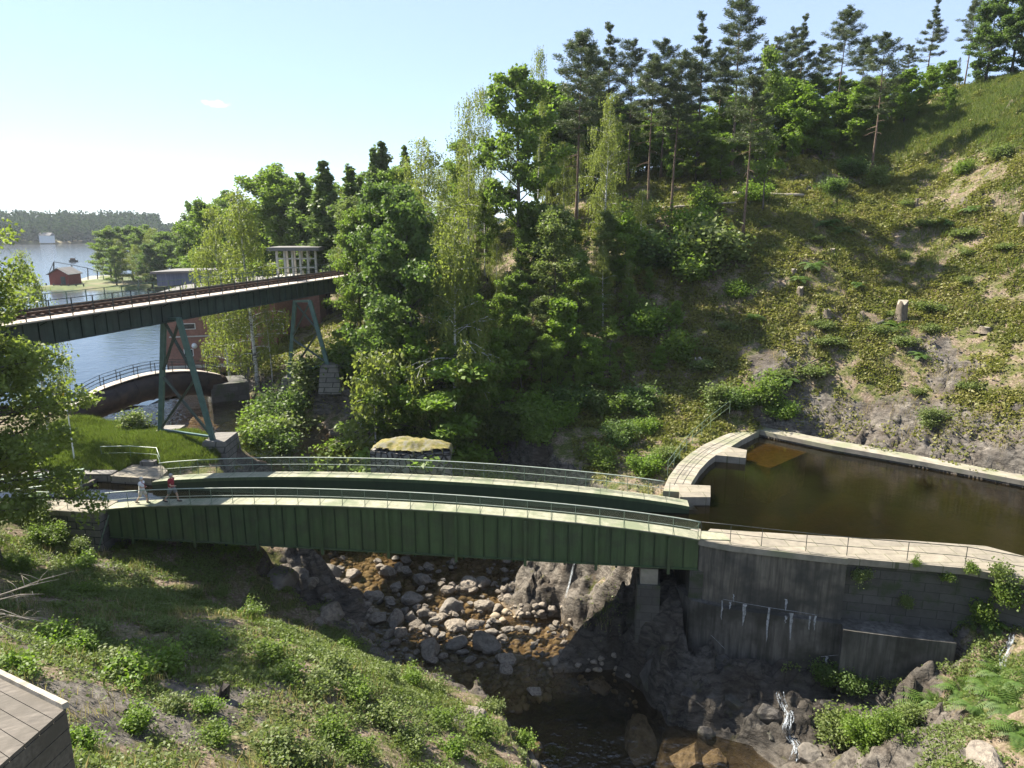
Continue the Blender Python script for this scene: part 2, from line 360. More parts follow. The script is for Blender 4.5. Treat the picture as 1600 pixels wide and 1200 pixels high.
M['w_river'] = watermat('water_river', (.70, .63, .51), (.010, .010, .008), .9, .04, 2.0, 1.0, .16, 1.7)
M['w_lake'] = watermat('water_lake', (.1, .1, .08), (.022, .038, .055), .0, .12, 1.1, .45, .12)
# ------------------------------------------------------------------ terrain
CP = []                                                   # control points (x, y, z)
def cpz(u, v, z): p = px(u, v, z=z); CP.append((p.x, p.y, p.z))
def cpy(u, v, Y): p = px(u, v, Y=Y); CP.append((p.x, p.y, p.z))
# near bank
for u, v, z in ((560, 1030, -2.2), (890, 1190, -5.6), (730, 1110, -4.0), (360, 872, -3.6), (450, 960, -3.0), (250, 860, -2.8), (130, 850, -2.3), (0, 1000, 1.5), (200, 1190, 1.2), (500, 1190, -1.4), (300, 1050, -.6), (150, 950, -.6),
                (0, 860, -.5), (700, 1190, -3.6), (60, 800, -.4), (430, 905, -4.4), (0, 1190, 5.5), (120, 1100, 2.4), (-150, 950, 2.5), (-300, 800, 1.5)):
    cpz(u, v, z)
CP += [(-6.3, 30.4, -4.8), (-9.5, 33.2, -5.6), (-3.6, 28.6, -5.4), (-12.3, 36, -6.0), (-.8, 26.6, -6.0), (-14.5, 38.6, -6.0)]
CP += [(-4, 12, 2.0), (3, 14, -4), (-18, 8, 10), (12, 8, -9), (20, 10, -5), (-35, 15, 9), (-45, 30, 4)]
# right foreground rock and ferns
for u, v, z in ((1500, 1150, -3.2), (1590, 1080, -3.0), (985, 900, -4.0), (860, 890, -6.0), (800, 885, -7.2), (1590, 1180, -2.0), (1480, 1070, -4.6)):
    cpz(u, v, z)
for u, v, Y in ((1100, 1000, 33.6), (1050, 1090, 33.1), (1010, 1170, 31.3), (950, 1040, 34.6), (1150, 1180, 30.4), (1225, 1080, 32.3), (1240, 1190, 29.2), (1330, 1085, 31.8), (1400, 1130, 29.6), (1100, 1190, 30.7), (1060, 930, 36.0), (1320, 1160, 29.3)):
    cpy(u, v, Y)
# far bank of the upper river and behind the aqueduct
for u, v, z in ((950, 690, -1.2), (880, 750, -2.4), (820, 745, -2.8), (1000, 740, -1.4), (700, 715, -2.6), (600, 700, -1.2), (500, 690, .2), (440, 660, .8), (390, 640, .8), (760, 690, -.8), (1060, 690, -.3), (640, 640, 1.6)):
    cpz(u, v, z)
for u, v, Y in ((1050, 600, 63), (1180, 600, 60), (1050, 500, 70), (880, 600, 65), (700, 560, 70), (815, 430, 79), (945, 435, 76), (1165, 380, 76), (1400, 490, 65), (1250, 450, 68), (1600, 270, 72), (1600, 150, 85), (1387, 285, 88),
                (1250, 255, 91), (1490, 190, 92), (950, 330, 88), (1080, 320, 86), (1600, 600, 51), (1600, 680, 47.2), (1480, 680, 50), (1340, 690, 53.5), (1260, 648, 57.3), (1400, 600, 56), (1200, 560, 62), (1500, 560, 57), (1600, 450, 61),
                (1300, 380, 75), (1450, 370, 73), (1150, 450, 70.5), (1320, 560, 60), (980, 470, 73), (1000, 400, 79), (1560, 350, 69), (1700, 400, 60), (1800, 600, 46), (1750, 200, 75)):
    cpy(u, v, Y)
CP += [(70, 88, 36), (55, 105, 33), (70, 120, 36), (40, 105, 28.5), (25, 105, 24.5), (10, 100, 21), (-2, 95, 15), (-14, 92, 8), (-18, 80, 4.5), (-10, 84, 8), (-25, 100, 4), (-20, 112, 7), (0, 115, 17), (30, 125, 27), (-35, 88, 1.2), (-30, 78, .8), (-36, 100, 1.5), (-42, 120, 1.5),
       (-22, 70, 1.0), (-27, 66, .4), (-15, 68, 2.0), (-10, 74, 4.5)]
# left bank round the lock and the islet
CP += [(-24, 50, .5), (-21.5, 51.5, .35), (-26, 48.5, .3), (-30, 47, .2), (-30, 38, .1), (-38, 44, .3), (-36, 36, 1.0), (-33, 54, .4), (-38, 60, .4), (-45, 60, 1), (-50, 45, 2), (-19, 49.5, -.6), (-22, 55, .1), (-27, 55, .2), (-27, 60, -.2)]
CP = np.array(CP)
def _ker(d2): return np.sqrt(d2 + 9.0)
_D = _ker(((CP[:, None, :2] - CP[None, :, :2]) ** 2).sum(2)) + np.eye(len(CP)) * -0.6
_A = np.zeros((len(CP) + 3, len(CP) + 3)); _A[:-3, :-3] = _D; _A[:-3, -3] = 1; _A[:-3, -2:] = CP[:, :2]; _A[-3, :-3] = 1; _A[-2:, :-3] = CP[:, :2].T
_W = np.linalg.solve(_A, np.r_[CP[:, 2], 0, 0, 0])
def rbf(x, y):
    x = np.asarray(x, float).ravel(); y = np.asarray(y, float).ravel(); out = np.empty(len(x))
    for i in range(0, len(x), 20000):
        d2 = (x[i:i + 20000, None] - CP[None, :, 0]) ** 2 + (y[i:i + 20000, None] - CP[None, :, 1]) ** 2
        out[i:i + 20000] = _ker(d2) @ _W[:-3] + _W[-3] + x[i:i + 20000] * _W[-2] + y[i:i + 20000] * _W[-1]
    return out
# river centre line: x, y, half width, bed z, bank slope
RIV = [(-70, 96, 22, -4, .8), (-44, 74, 12, -4, .8), (-31, 66, 5, -3.2, .8), (-22.5, 60, 3.2, -2.6, .8), (-17, 57.5, 2.6, -4.0, .9), (-12, 55, 4, -8.0, 1.2), (-9, 52, 7.5, -9.25, 1.3), (-5.5, 46.5, 8.3, -9.3, 1.5), (-2.6, 41, 6.0, -9.3, 1.5), (1.2, 37, 4.2, -9.4, 1.7),
       (3.9, 33, 2.6, -11.0, 2.2), (4.6, 29, 2.2, -11.4, 2.4), (7, 23, 2.2, -11.4, 2.2), (9, 10, 3, -11, 1.6), (12, -10, 4, -12, 1.6)]
RIV = np.array(RIV, float)
def river(x, y):
    best = np.full(len(x), 1e9); prof = np.full(len(x), 1e9)
    for a, b in zip(RIV[:-1], RIV[1:]):
        dx, dy = b[0] - a[0], b[1] - a[1]
        t = np.clip(((x - a[0]) * dx + (y - a[1]) * dy) / (dx * dx + dy * dy), 0, 1)
        d = np.hypot(x - a[0] - t * dx, y - a[1] - t * dy)
        hw = a[2] + t * (b[2] - a[2]); bz = a[3] + t * (b[3] - a[3]); sl = a[4] + t * (b[4] - a[4])
        e = d - hw
        p = bz + np.maximum(e, 0) * sl + np.maximum(e - 3, 0) * 1.2
        prof = np.minimum(prof, p); best = np.minimum(best, e)
    return prof, best
# basin (pool + canal) outlines
AQ_L = px(165, 795, z=0); AQ_R = px(1093, 842, z=0)
AQ_ANG = math.atan2(AQ_R.y - AQ_L.y, AQ_R.x - AQ_L.x); AQ_LEN = (AQ_R - AQ_L).length; AQ_W = 5.4
def aq(x, y, z=0.0):
    c, s = math.cos(AQ_ANG), math.sin(AQ_ANG); return Vector((AQ_L.x + c * x - s * y, AQ_L.y + s * x + c * y, z))
def P0(*q): return [px(u, v, z=0) for u, v in q]
Q_OUT = P0((1093, 842), (1140, 851), (1190, 857), (1260, 865), (1325, 872), (1420, 880), (1510, 888), (1600, 905), (1760, 955))      # outer edge of the near quay
Q_IN = P0((1110, 826), (1150, 829), (1200, 832), (1262, 836), (1330, 840), (1430, 845), (1540, 853), (1612, 872), (1790, 922))        # pool side
C_OUT = P0((1037, 763), (1045, 745), (1060, 725), (1078, 709), (1100, 695), (1125, 683), (1150, 673), (1180, 664))
C_IN = P0((1076, 764), (1082, 752), (1093, 735), (1107, 720), (1122, 709), (1140, 699.5), (1160, 687), (1187, 673.5))
B_OUT = P0((1180, 664), (1300, 688), (1450, 713), (1600, 741), (1800, 782))
B_IN = P0((1187, 673.5), (1300, 697), (1450, 723.5), (1600, 752), (1800, 795))
POOL = [(p.x, p.y) for p in Q_IN] + [(p.x, p.y) for p in reversed(B_IN)] + [(p.x, p.y) for p in reversed(C_IN[:-1])]
CANAL = [(-24.0, 39.9), (-23.6, 44.6), (-26.5, 45.4), (-33, 45.2), (-42, 47), (-42, 42.3), (-33, 41.0), (-27, 40.3)]
def inpoly(x, y, poly):
    c = np.zeros(len(x), bool); n = len(poly)
    for i in range(n):
        (x1, y1), (x2, y2) = poly[i], poly[(i + 1) % n]
        k = ((y1 > y) != (y2 > y)); 
        with np.errstate(all='ignore'): c ^= k & (x < (x2 - x1) * (y - y1) / (y2 - y1 + 1e-12) + x1)
    return c
def distpoly(x, y, poly):
    d = np.full(len(x), 1e9); n = len(poly)
    for i in range(n):
        (x1, y1), (x2, y2) = poly[i], poly[(i + 1) % n]; dx, dy = x2 - x1, y2 - y1
        t = np.clip(((x - x1) * dx + (y - y1) * dy) / (dx * dx + dy * dy + 1e-12), 0, 1)
        d = np.minimum(d, np.hypot(x - x1 - t * dx, y - y1 - t * dy))
    return d
def ridge_add(x, y, h, a, b, za, zb, w, slope=1.8):
    """raise a rock rib along a-b"""
    dx, dy = b[0] - a[0], b[1] - a[1]
    t = np.clip(((x - a[0]) * dx + (y - a[1]) * dy) / (dx * dx + dy * dy), 0, 1)
    d = np.hypot(x - a[0] - t * dx, y - a[1] - t * dy)
    return np.maximum(h, za + t * (zb - za) - np.maximum(d - w, 0) * slope)
def facet(x, y, s, seed, tilt=.6):
    """fractured blocks: every cell of a jittered grid is a tilted plane"""
    X = x / s; Y = y / s; ix = np.floor(X).astype(np.int64); iy = np.floor(Y).astype(np.int64); bd = np.full(X.shape, 9.0); out = np.zeros(X.shape)
    for a in (-1, 0, 1):
        for b in (-1, 0, 1):
            cx, cy_ = ix + a, iy + b; jx = cx + hash2(cx, cy_, seed); jy = cy_ + hash2(cx, cy_, seed + 1); d = (X - jx) ** 2 + (Y - jy) ** 2
            v = hash2(cx, cy_, seed + 2) - .5 + tilt * ((hash2(cx, cy_, seed + 3) - .5) * (X - jx) + (hash2(cx, cy_, seed + 4) - .5) * (Y - jy)) * 2
            k = d < bd; bd = np.where(k, d, bd); out = np.where(k, v, out)
    return out
WALLW = [(p.x, p.y) for p in Q_OUT]
RMIN = (-62, 5); RMAX = (78, 128)
_B = [(px(130, 1085, z=2.2), 2.6, 1.0), (px(190, 1165, z=1.3), 2.0, 1.0), (px(340, 1130, z=-.3), 2.6, .85), (px(430, 1110, z=-.9), 1.8, .8), (px(270, 1175, z=.6), 1.7, .8)]
def bare(x, y):
    """trampled stony ground round the old stump"""
    o = np.zeros(np.shape(x))
    for p, r, a in _B: o = np.maximum(o, a * np.exp(-(((x - p.x) ** 2 + (y - p.y) ** 2) / r ** 2) ** 1.5))
    return o
def rockmask(x, y, h, sl, e):
    m = sstep(1.0, 1.7, sl) + sstep(3.0, .4, e) * sstep(-.5, -2.5, h)
    m = m + sstep(12, 8, np.hypot((x - 9) / 1.1, (y - 31))) * sstep(-2, -3.5, h) * (x > 3.5)      # under the basin wall
    bx = distpoly(x, y, [(p.x, p.y) for p in B_OUT] + [(p.x + .01, p.y + .01) for p in reversed(B_OUT)])
    rr = sstep(6.0, 2.0, bx + 5 * (fbm(x * .22, y * .22, 3, 91) - .5)) * (y > 40) * (x > 21)
    m = m + rr
    m = m + sstep(.60, .68, fbm(x * .2, y * .2, 4, 79)) * (y > 44) * (x > 22) * .8 * (y < 64)
    m = m + sstep(.62, .70, fbm(x * .35, y * .35, 4, 55)) * (y < 40) * (x < 4) * .8
    m = m + sstep(.75, 1.0, bare(x, y) + .5 * (fbm(x * .9, y * .9, 3, 57) - .5)) * (x < -9.5)
    return np.clip(m, 0, 1)
def height(x, y, detail=True):
    sh = np.shape(x); x = np.asarray(x, float).ravel(); y = np.asarray(y, float).ravel()
    h = rbf(x, y)
    h = h + (fbm(x * .18, y * .18, 3, 5) - .5) * 1.1 * sstep(42, 55, y)
    prof, e = river(x + (fbm(x * .5, y * .5, 3, 21) - .5) * 2.2, y + (fbm(x * .5, y * .5, 3, 22) - .5) * 2.2)
    h = np.minimum(h, prof)
    h = ridge_add(x, y, h, (8.2, 39.6), (2.7, 36.7), -3.9, -8.6, .35, 2.0)
    h = ridge_add(x, y, h, (5.2, 46.5), (-.5, 43.3), -3.6, -8.9, 1.3, 1.5)
    h = ridge_add(x, y, h, (-16.5, 44.3), (-11.6, 42.6), -4.2, -7.6, 1.6, 1.6)
    h = ridge_add(x, y, h, (-11.3, 38.3), (-8.2, 37.0), -6.0, -8.3, .8, 1.6)
    pol = inpoly(x, y, POOL); dp = distpoly(x, y, POOL)
    h = np.where(pol, np.minimum(h, -3.6), h)
    h = np.where((~pol) & (y < 45) & (x > 9.5) & (x < 22) & (dp < 4.4) & (y > 28), np.minimum(h, -6.4 - np.maximum(0, 1.8 - dp) * .3), h)
    can = inpoly(x, y, CANAL); h = np.where(can | ((distpoly(x, y, CANAL) < .55)), np.minimum(h, -3.0), h)
    c, s = math.cos(AQ_ANG), math.sin(AQ_ANG); lx = (x - AQ_L.x) * c + (y - AQ_L.y) * s; ly = -(x - AQ_L.x) * s + (y - AQ_L.y) * c
    under = (lx > -.8) & (lx < AQ_LEN + 1.5) & (ly > -1.2) & (ly < AQ_W + 1.0)
    h = np.where(under, np.minimum(h, -2.6), h)
    lake = (x < -33 - (y - 66) * .42) & (y > 64)
    h = np.where(lake, np.minimum(h, -2.5), h)
    bw = (~pol) & (x > 20) & (y > 40) & (dp < 3)
    h = np.where(bw, np.minimum(h, -.25 + np.maximum(0, dp - 1.0) * 1.8), h)
    if detail:
        rk = np.clip(sstep(3.0, .2, e) + (x > 3.5) * (y < 40) * sstep(-2, -4, h), 0, 1)
        strat = ridged(x * .55 + y * .25, y * .7 - x * .3, 5, 41) - .55
        wet = sstep(-8.3, -8.9, h)
        wx = x + (fbm(x * .9, y * .9, 2, 51) - .5) * 1.2; wy = y + (fbm(x * .9, y * .9, 2, 52) - .5) * 1.2
        rx = wx * .8 + wy * .6; ry = -wx * .6 + wy * .8
        blk = facet(rx / 1.7, ry, 1.25, 61) * .95 + facet(rx / 1.4, ry, .5, 67) * .38
        h = h + (strat * np.where(x > 6, .55, .7) + blk * np.where(x > 8.5, .65, .8) + (ridged(x * 1.9 + y * .8, y * 2.3 - x * .9, 3, 47) - .5) * np.where(x > 3.5, .45, 0) + (fbm(x * .5, y * .5, 2, 49) - .5) * np.where(x > 6, 1.2, 0)) * (1.1 * rk * (1 - wet)) + (fbm(x * 2.2, y * 2.2, 3, 13) - .5) * (.18 + .12 * rk * (1 - wet))
        rb_ = sstep(6.0, 2.0, dp + 5 * (fbm(x * .22, y * .22, 3, 91) - .5)) * sstep(.9, 2.2, dp) * (x > 19) * (y > 42) * (~pol)
        h = h + rb_ * (blk * .9 + strat * .5)
        sc_ = sstep(.58, .66, fbm(x * .2, y * .2, 4, 79)) * (y > 44) * (x > 22); h = h + sc_ * (blk * .55 + .1)
        h = h + (fbm(x * .8, y * .8, 3, 14) - .5) * .5 * (1 - rk) * (y > 45)
        h = np.where(pol, np.minimum(h, -3.3), h); h = np.where(bw & (dp < 1.4), np.minimum(h, -.12), h)
    return h.reshape(sh)
def hz(x, y): return float(height(np.array([x]), np.array([y]))[0])

gx = np.r_[np.arange(RMIN[0], -16, .36), np.arange(-16, 37, .165), np.arange(37, RMAX[0] + .3, .36)]; gy = np.r_[np.arange(RMIN[1], 16, .33), np.arange(16, 57, .165), np.arange(57, RMAX[1] + .3, .36)]
GX, GY = np.meshgrid(gx, gy); GZ = height(GX, GY)
gzy, gzx = np.gradient(GZ, gy, gx); SL = np.hypot(gzx, gzy)
_pr, EE = river(GX.ravel(), GY.ravel()); EE = EE.reshape(GX.shape)
ROCK = rockmask(GX.ravel(), GY.ravel(), GZ.ravel(), SL.ravel(), EE.ravel()).reshape(GX.shape)
def gsample(A, x, y):
    i = np.clip(np.interp(y, gy, np.arange(len(gy))), 0, len(gy) - 1.001); j = np.clip(np.interp(x, gx, np.arange(len(gx))), 0, len(gx) - 1.001)
    i0 = i.astype(int); j0 = j.astype(int); fi = i - i0; fj = j - j0
    return (A[i0, j0] * (1 - fj) + A[i0, j0 + 1] * fj) * (1 - fi) + (A[i0 + 1, j0] * (1 - fj) + A[i0 + 1, j0 + 1] * fj) * fi
def gz(x, y): return float(gsample(GZ, np.array([x]), np.array([y]))[0])

def ground_mat():
    m, n, l, p, out = newmat('ground_cover')
    def at(nm):
        a = n.new('ShaderNodeAttribute'); a.attribute_name = nm; return a.outputs['Fac']
    t1 = noise_node(n, l, .9, 6, .65, None, 'World'); t2 = noise_node(n, l, 6, 6, .7, None, 'World'); t3 = noise_node(n, l, .33, 4, .6, None, 'World'); t4 = noise_node(n, l, 2.0, 8, .72, (.6, .6, 2.2), 'World')
    litter = ramp(n, l, t2.outputs[0], [(.3, (.07, .048, .032)), (.5, (.17, .128, .09)), (.7, (.34, .275, .21))]).outputs[0]
    green = ramp(n, l, t2.outputs[0], [(.3, (.03, .042, .012)), (.55, (.085, .095, .022)), (.75, (.17, .15, .05))]).outputs[0]
    k = ramp(n, l, t1.outputs[0], [(.43, 0.), (.57, 1.)]).outputs[0]
    c = mix(n, l, k, green, litter)
    rk = ramp(n, l, t4.outputs[0], [(.30, (.02, .018, .016)), (.47, (.10, .088, .075)), (.70, (.235, .21, .178))]).outputs[0]
    rk = mix(n, l, ramp(n, l, t3.outputs[0], [(.45, 0.), (.65, .7)]).outputs[0], rk, (.085, .066, .05))
    vo = n.new('ShaderNodeTexVoronoi'); vo.feature = 'DISTANCE_TO_EDGE'; vo.inputs['Scale'].default_value = 1.0
    gp_ = n.new('ShaderNodeNewGeometry'); dm = n.new('ShaderNodeMix'); dm.data_type = 'VECTOR'; dm.inputs[0].default_value = .55; mpv = n.new('ShaderNodeMapping'); mpv.inputs['Rotation'].default_value = (.3, .2, .5); mpv.inputs['Scale'].default_value = (.75, 1.5, 2.2)
    l.new(gp_.outputs['Position'], dm.inputs[4]); l.new(t1.outputs['Color'], dm.inputs[5]); l.new(dm.outputs[1], mpv.inputs[0]); l.new(mpv.outputs[0], vo.inputs['Vector'])
    crk = ramp(n, l, vo.outputs['Distance'], [(.0, .45), (.05, 1.)]).outputs[0]
    rk = mix(n, l, 1.0, rk, crk, 'MULTIPLY')
    rk = mix(n, l, ramp(n, l, t1.outputs[0], [(.60, 0.), (.70, .75)]).outputs[0], rk, (.10, .095, .028))
    f = n.new('ShaderNodeMath'); f.operation = 'MULTIPLY_ADD'; l.new(t2.outputs[0], f.inputs[0]); f.inputs[1].default_value = .9; l.new(at('rock'), f.inputs[2])
    rmask = ramp(n, l, f.outputs[0], [(.78, 0.), (1.0, 1.)]).outputs[0]
    c = mix(n, l, rmask, c, rk)
    wetc = ramp(n, l, t2.outputs[0], [(.3, (.085, .06, .035)), (.7, (.26, .20, .13))]).outputs[0]
    c = mix(n, l, at('bed'), c, wetc)
    c = mix(n, l, at('dark'), c, mix(n, l, .80, c, (.016, .015, .013)))  # painted cliff shade, and dark mud on pool floor and deep bed
    l.new(c, p.inputs['Base Color']); p.inputs['Roughness'].default_value = .92; p.inputs['Specular IOR Level'].default_value = .2
    ad = n.new('ShaderNodeMath'); ad.operation = 'MULTIPLY_ADD'; l.new(t4.outputs[0], ad.inputs[0]); ad.inputs[1].default_value = 1.6; l.new(t2.outputs[0], ad.inputs[2])
    bump(n, l, ad.outputs[0], p, .85, .12); return m
M['ground'] = ground_mat()
def gridmesh(name, X, Y, Z, mat, attrs, keep=None):
    ny, nx = X.shape; V = np.stack([X, Y, Z], -1).reshape(-1, 3)
    i = np.arange(ny * nx).reshape(ny, nx)
    Fq = np.stack([i[:-1, :-1], i[:-1, 1:], i[1:, 1:], i[1:, :-1]], -1).reshape(-1, 4)
    if keep is not None: Fq = Fq[keep[:-1, :-1].ravel()]
    return raw_mesh(name, V, Fq, mat, None, True, attrs)
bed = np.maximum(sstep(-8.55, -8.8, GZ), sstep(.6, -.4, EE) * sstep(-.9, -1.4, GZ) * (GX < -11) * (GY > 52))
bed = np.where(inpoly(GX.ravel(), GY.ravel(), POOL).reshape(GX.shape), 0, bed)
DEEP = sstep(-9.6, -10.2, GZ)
SHADE_MUD = np.where(inpoly(GX.ravel(), GY.ravel(), POOL).reshape(GX.shape), 1, np.clip(sstep(3.0, 4.5, GX) * sstep(39.5, 37.5, GY) * sstep(-1.5, -3, GZ) * np.maximum(sstep(12.5, 10.0, GX), sstep(28.5, 30.5, GY) * sstep(23, 19, GX)) * (.42 + .4 * fbm(GX * .6, GY * .6, 3, 33)), 0, 1))  # shade on the cliff put into the rock colour; pool floor is dark mud
SHADE_MUD = np.maximum(SHADE_MUD, DEEP); bed = bed * sstep(4.2, 2.4, GX)
struct(gridmesh('ground', GX, GY, GZ, M['ground'], {'rock': ('POINT', ROCK.ravel()), 'bed': ('POINT', bed.ravel()), 'dark': ('POINT', SHADE_MUD.ravel())}))

# wide terrain out to the far shore
def far_height(x, y):
    h = np.full(x.shape, 2.0)
    land_r = x > -33 - (y - 66) * .42                                 # right shore
    land_r = land_r | ((y > 190) & (y < 250) & (x > -150 + (y - 190) * .5 + 12 * np.sin(y * .07)))
    land_r = land_r | ((x > -112 - (y - 250) * .50) & (y > 250))
    n1 = fbm(x * .006, y * .006, 3, 31)
    dr = np.clip((x + 33 + (y - 66) * .42) / 90, -1, 3)
    hr = -.3 + np.maximum(dr, 0) * 6 * n1 + 1.5 * (y < 190)
    t = ((x + 460) * (-160) + (y - 600) * 160) / math.hypot(160, 160)          # distance beyond the far shoreline
    hf = np.clip(.4 + t * .07, -4, 14) + 7 * n1 * sstep(10, 120, t)
    land_f = t > 0
    ctr = np.where(y < 128, 0, 1)
    h = np.where(land_r, hr, np.where(land_f, hf, -4.0))
    h = np.where(y < 20, np.maximum(h, 3.0), h)
    return h
fx = np.r_[np.arange(-1600, -260, 24), np.arange(-260, 140, 5), np.arange(140, 900, 30)]; fy = np.r_[np.arange(-120, 260, 5), np.arange(260, 2200, 22)]
FX, FY = np.meshgrid(fx, fy); FZ = far_height(FX, FY)
core = (FX > RMIN[0] - 5) & (FX < RMAX[0]) & (FY > RMIN[1] - 5) & (FY < RMAX[1])
FZ = np.where(core, -14, FZ)
edge = (FX >= RMAX[0]) & (FY > 60) & (FY < 260); FZ = np.where(edge, 33, FZ)
back = (FY >= RMAX[1]) & (FX > -40) & (FX < RMAX[0] + 60) & (FY < 300)
FZ = np.where(back, np.clip(gsample(GZ, np.clip(FX, RMIN[0], RMAX[0]), np.full(FX.shape, RMAX[1] - .5)), -4, 34) - (FY - 128) * .02, FZ)
near = (FY < RMIN[1]) | ((FX >= RMAX[0]) & (FY <= 60)); FZ = np.where(near & (FX > 20), 2.0, FZ)
z0_ = np.zeros(FX.size)
struct(gridmesh('terrain', FX, FY, FZ, M['meadow'], {'rock': ('POINT', z0_), 'bed': ('POINT', z0_), 'dark': ('POINT', z0_)}))

# ------------------------------------------------------------------ water
LAKE_Z = -1.0; POOL_Z = -.45; RIVER_Z = -8.78
def flatwater(name, poly, z, mat):
    mb = MB(); mb.add([(p[0], p[1], z) for p in poly], [tuple(range(len(poly)))]); return struct(mb.build(name, mat))
flatwater('lake_water', [(-1500, 68), (-36, 68), (-36, 130), (-40, 128), (-60, 300), (300, 700), (300, 1400), (-1500, 1400)], LAKE_Z, M['w_lake'])
w = MB()
w.add([aq(-.3, .3, POOL_Z), aq(AQ_LEN + .6, .3, POOL_Z), aq(AQ_LEN + .6, AQ_W - .3, POOL_Z), aq(-.3, AQ_W - .3, POOL_Z)], [(0, 1, 2, 3)])
w.build('canal_water', M['w_canal'])['kind'] = 'structure'
pw = [(p[0], p[1]) for p in Q_IN] + [(p.x + .4, p.y + .2) for p in reversed(B_IN)] + [(p.x - .3, p.y + .1) for p in reversed(C_IN[:-1])] + [tuple(aq(AQ_LEN + .6, AQ_W - .3))[:2], tuple(aq(AQ_LEN + .6, .3))[:2]]
flatwater('pool_water', pw, POOL_Z, M['w_canal'])
cw = [tuple(aq(-.3, .3))[:2], tuple(aq(-.3, AQ_W - .3))[:2], (-26.5, 45.6), (-33, 45.4), (-42, 47.2), (-42, 42.1), (-33, 40.8), (-27, 40.1)]
flatwater('basin_water', cw, POOL_Z, M['w_canal'])
# river: upper reach level with the lake, rapids, lower reach
w = MB(); RW = [(-36, 68.2, LAKE_Z), (-30, 65, LAKE_Z), (-23, 60.2, -1.15), (-19, 58.6, -1.6), (-16.5, 57.5, -2.6), (-14.3, 56.3, -4.6), (-12.6, 55.3, -7.2), (-11.2, 54.4, RIVER_Z)]
hwid = [9, 7, 5, 4.5, 3.5, 3.5, 4, 5]
A = []; B = []
for i, (x, y, z) in enumerate(RW):
    a = RW[max(i - 1, 0)]; b = RW[min(i + 1, len(RW) - 1)]; t = Vector((b[0] - a[0], b[1] - a[1], 0)).normalized(); nn = Vector((-t.y, t.x, 0))
    A.append(Vector((x, y, z)) + nn * hwid[i]); B.append(Vector((x, y, z)) - nn * hwid[i])
w.strip(B, A); w.build('upper_river_water', M['w_river'], smooth=True)['kind'] = 'structure'
flatwater('river_water', [(-28, 58), (-20, 40), (-8, 28), (0, 5), (0, -10), (22, -10), (18, 20), (12, 30), (10, 40), (8, 50), (0, 60), (-10, 62)], RIVER_Z, M['w_river'])
# ------------------------------------------------------------------ aqueduct (local frame: x along, y away from the viewer)
def wires(mb, pts, h0, h1, step, r):
    """diamond wire mesh between heights h0..h1 above a polyline of (x,y,z)"""
    P = [Vector(p) for p in pts]; cum = [0]
    for a, b in zip(P[:-1], P[1:]): cum.append(cum[-1] + (b - a).length)
    def at(s):
        s = min(max(s, 0), cum[-1] - 1e-6)
        for i in range(len(cum) - 1):
            if s <= cum[i + 1]:
                return P[i].lerp(P[i + 1], (s - cum[i]) / max(cum[i + 1] - cum[i], 1e-9))
        return P[-1]
    hh = h1 - h0; s = -hh
    while s < cum[-1]:
        for d in (1, -1):
            s0, s1 = (s, s + hh) if d > 0 else (s + hh, s)
            a = at(s0) + Vector((0, 0, h0)); b = at(s1) + Vector((0, 0, h1))
            if (b - a).length > .1: mb.tube([a, b], r, 3, False)
        s += step
AQ_BOT = -1.78
def aq_top(x):
    t = min(max(x / AQ_LEN, 0), 1); return .95 * (max(0, 4 * t * (1 - t))) ** .85
aqd = thing('aqueduct', 'long arched dark green steel canal trough bridge spanning the rocky gorge', 'aqueduct', (AQ_L.x, AQ_L.y, 0), AQ_ANG)
XS = [AQ_LEN * i / 72 for i in range(73)]
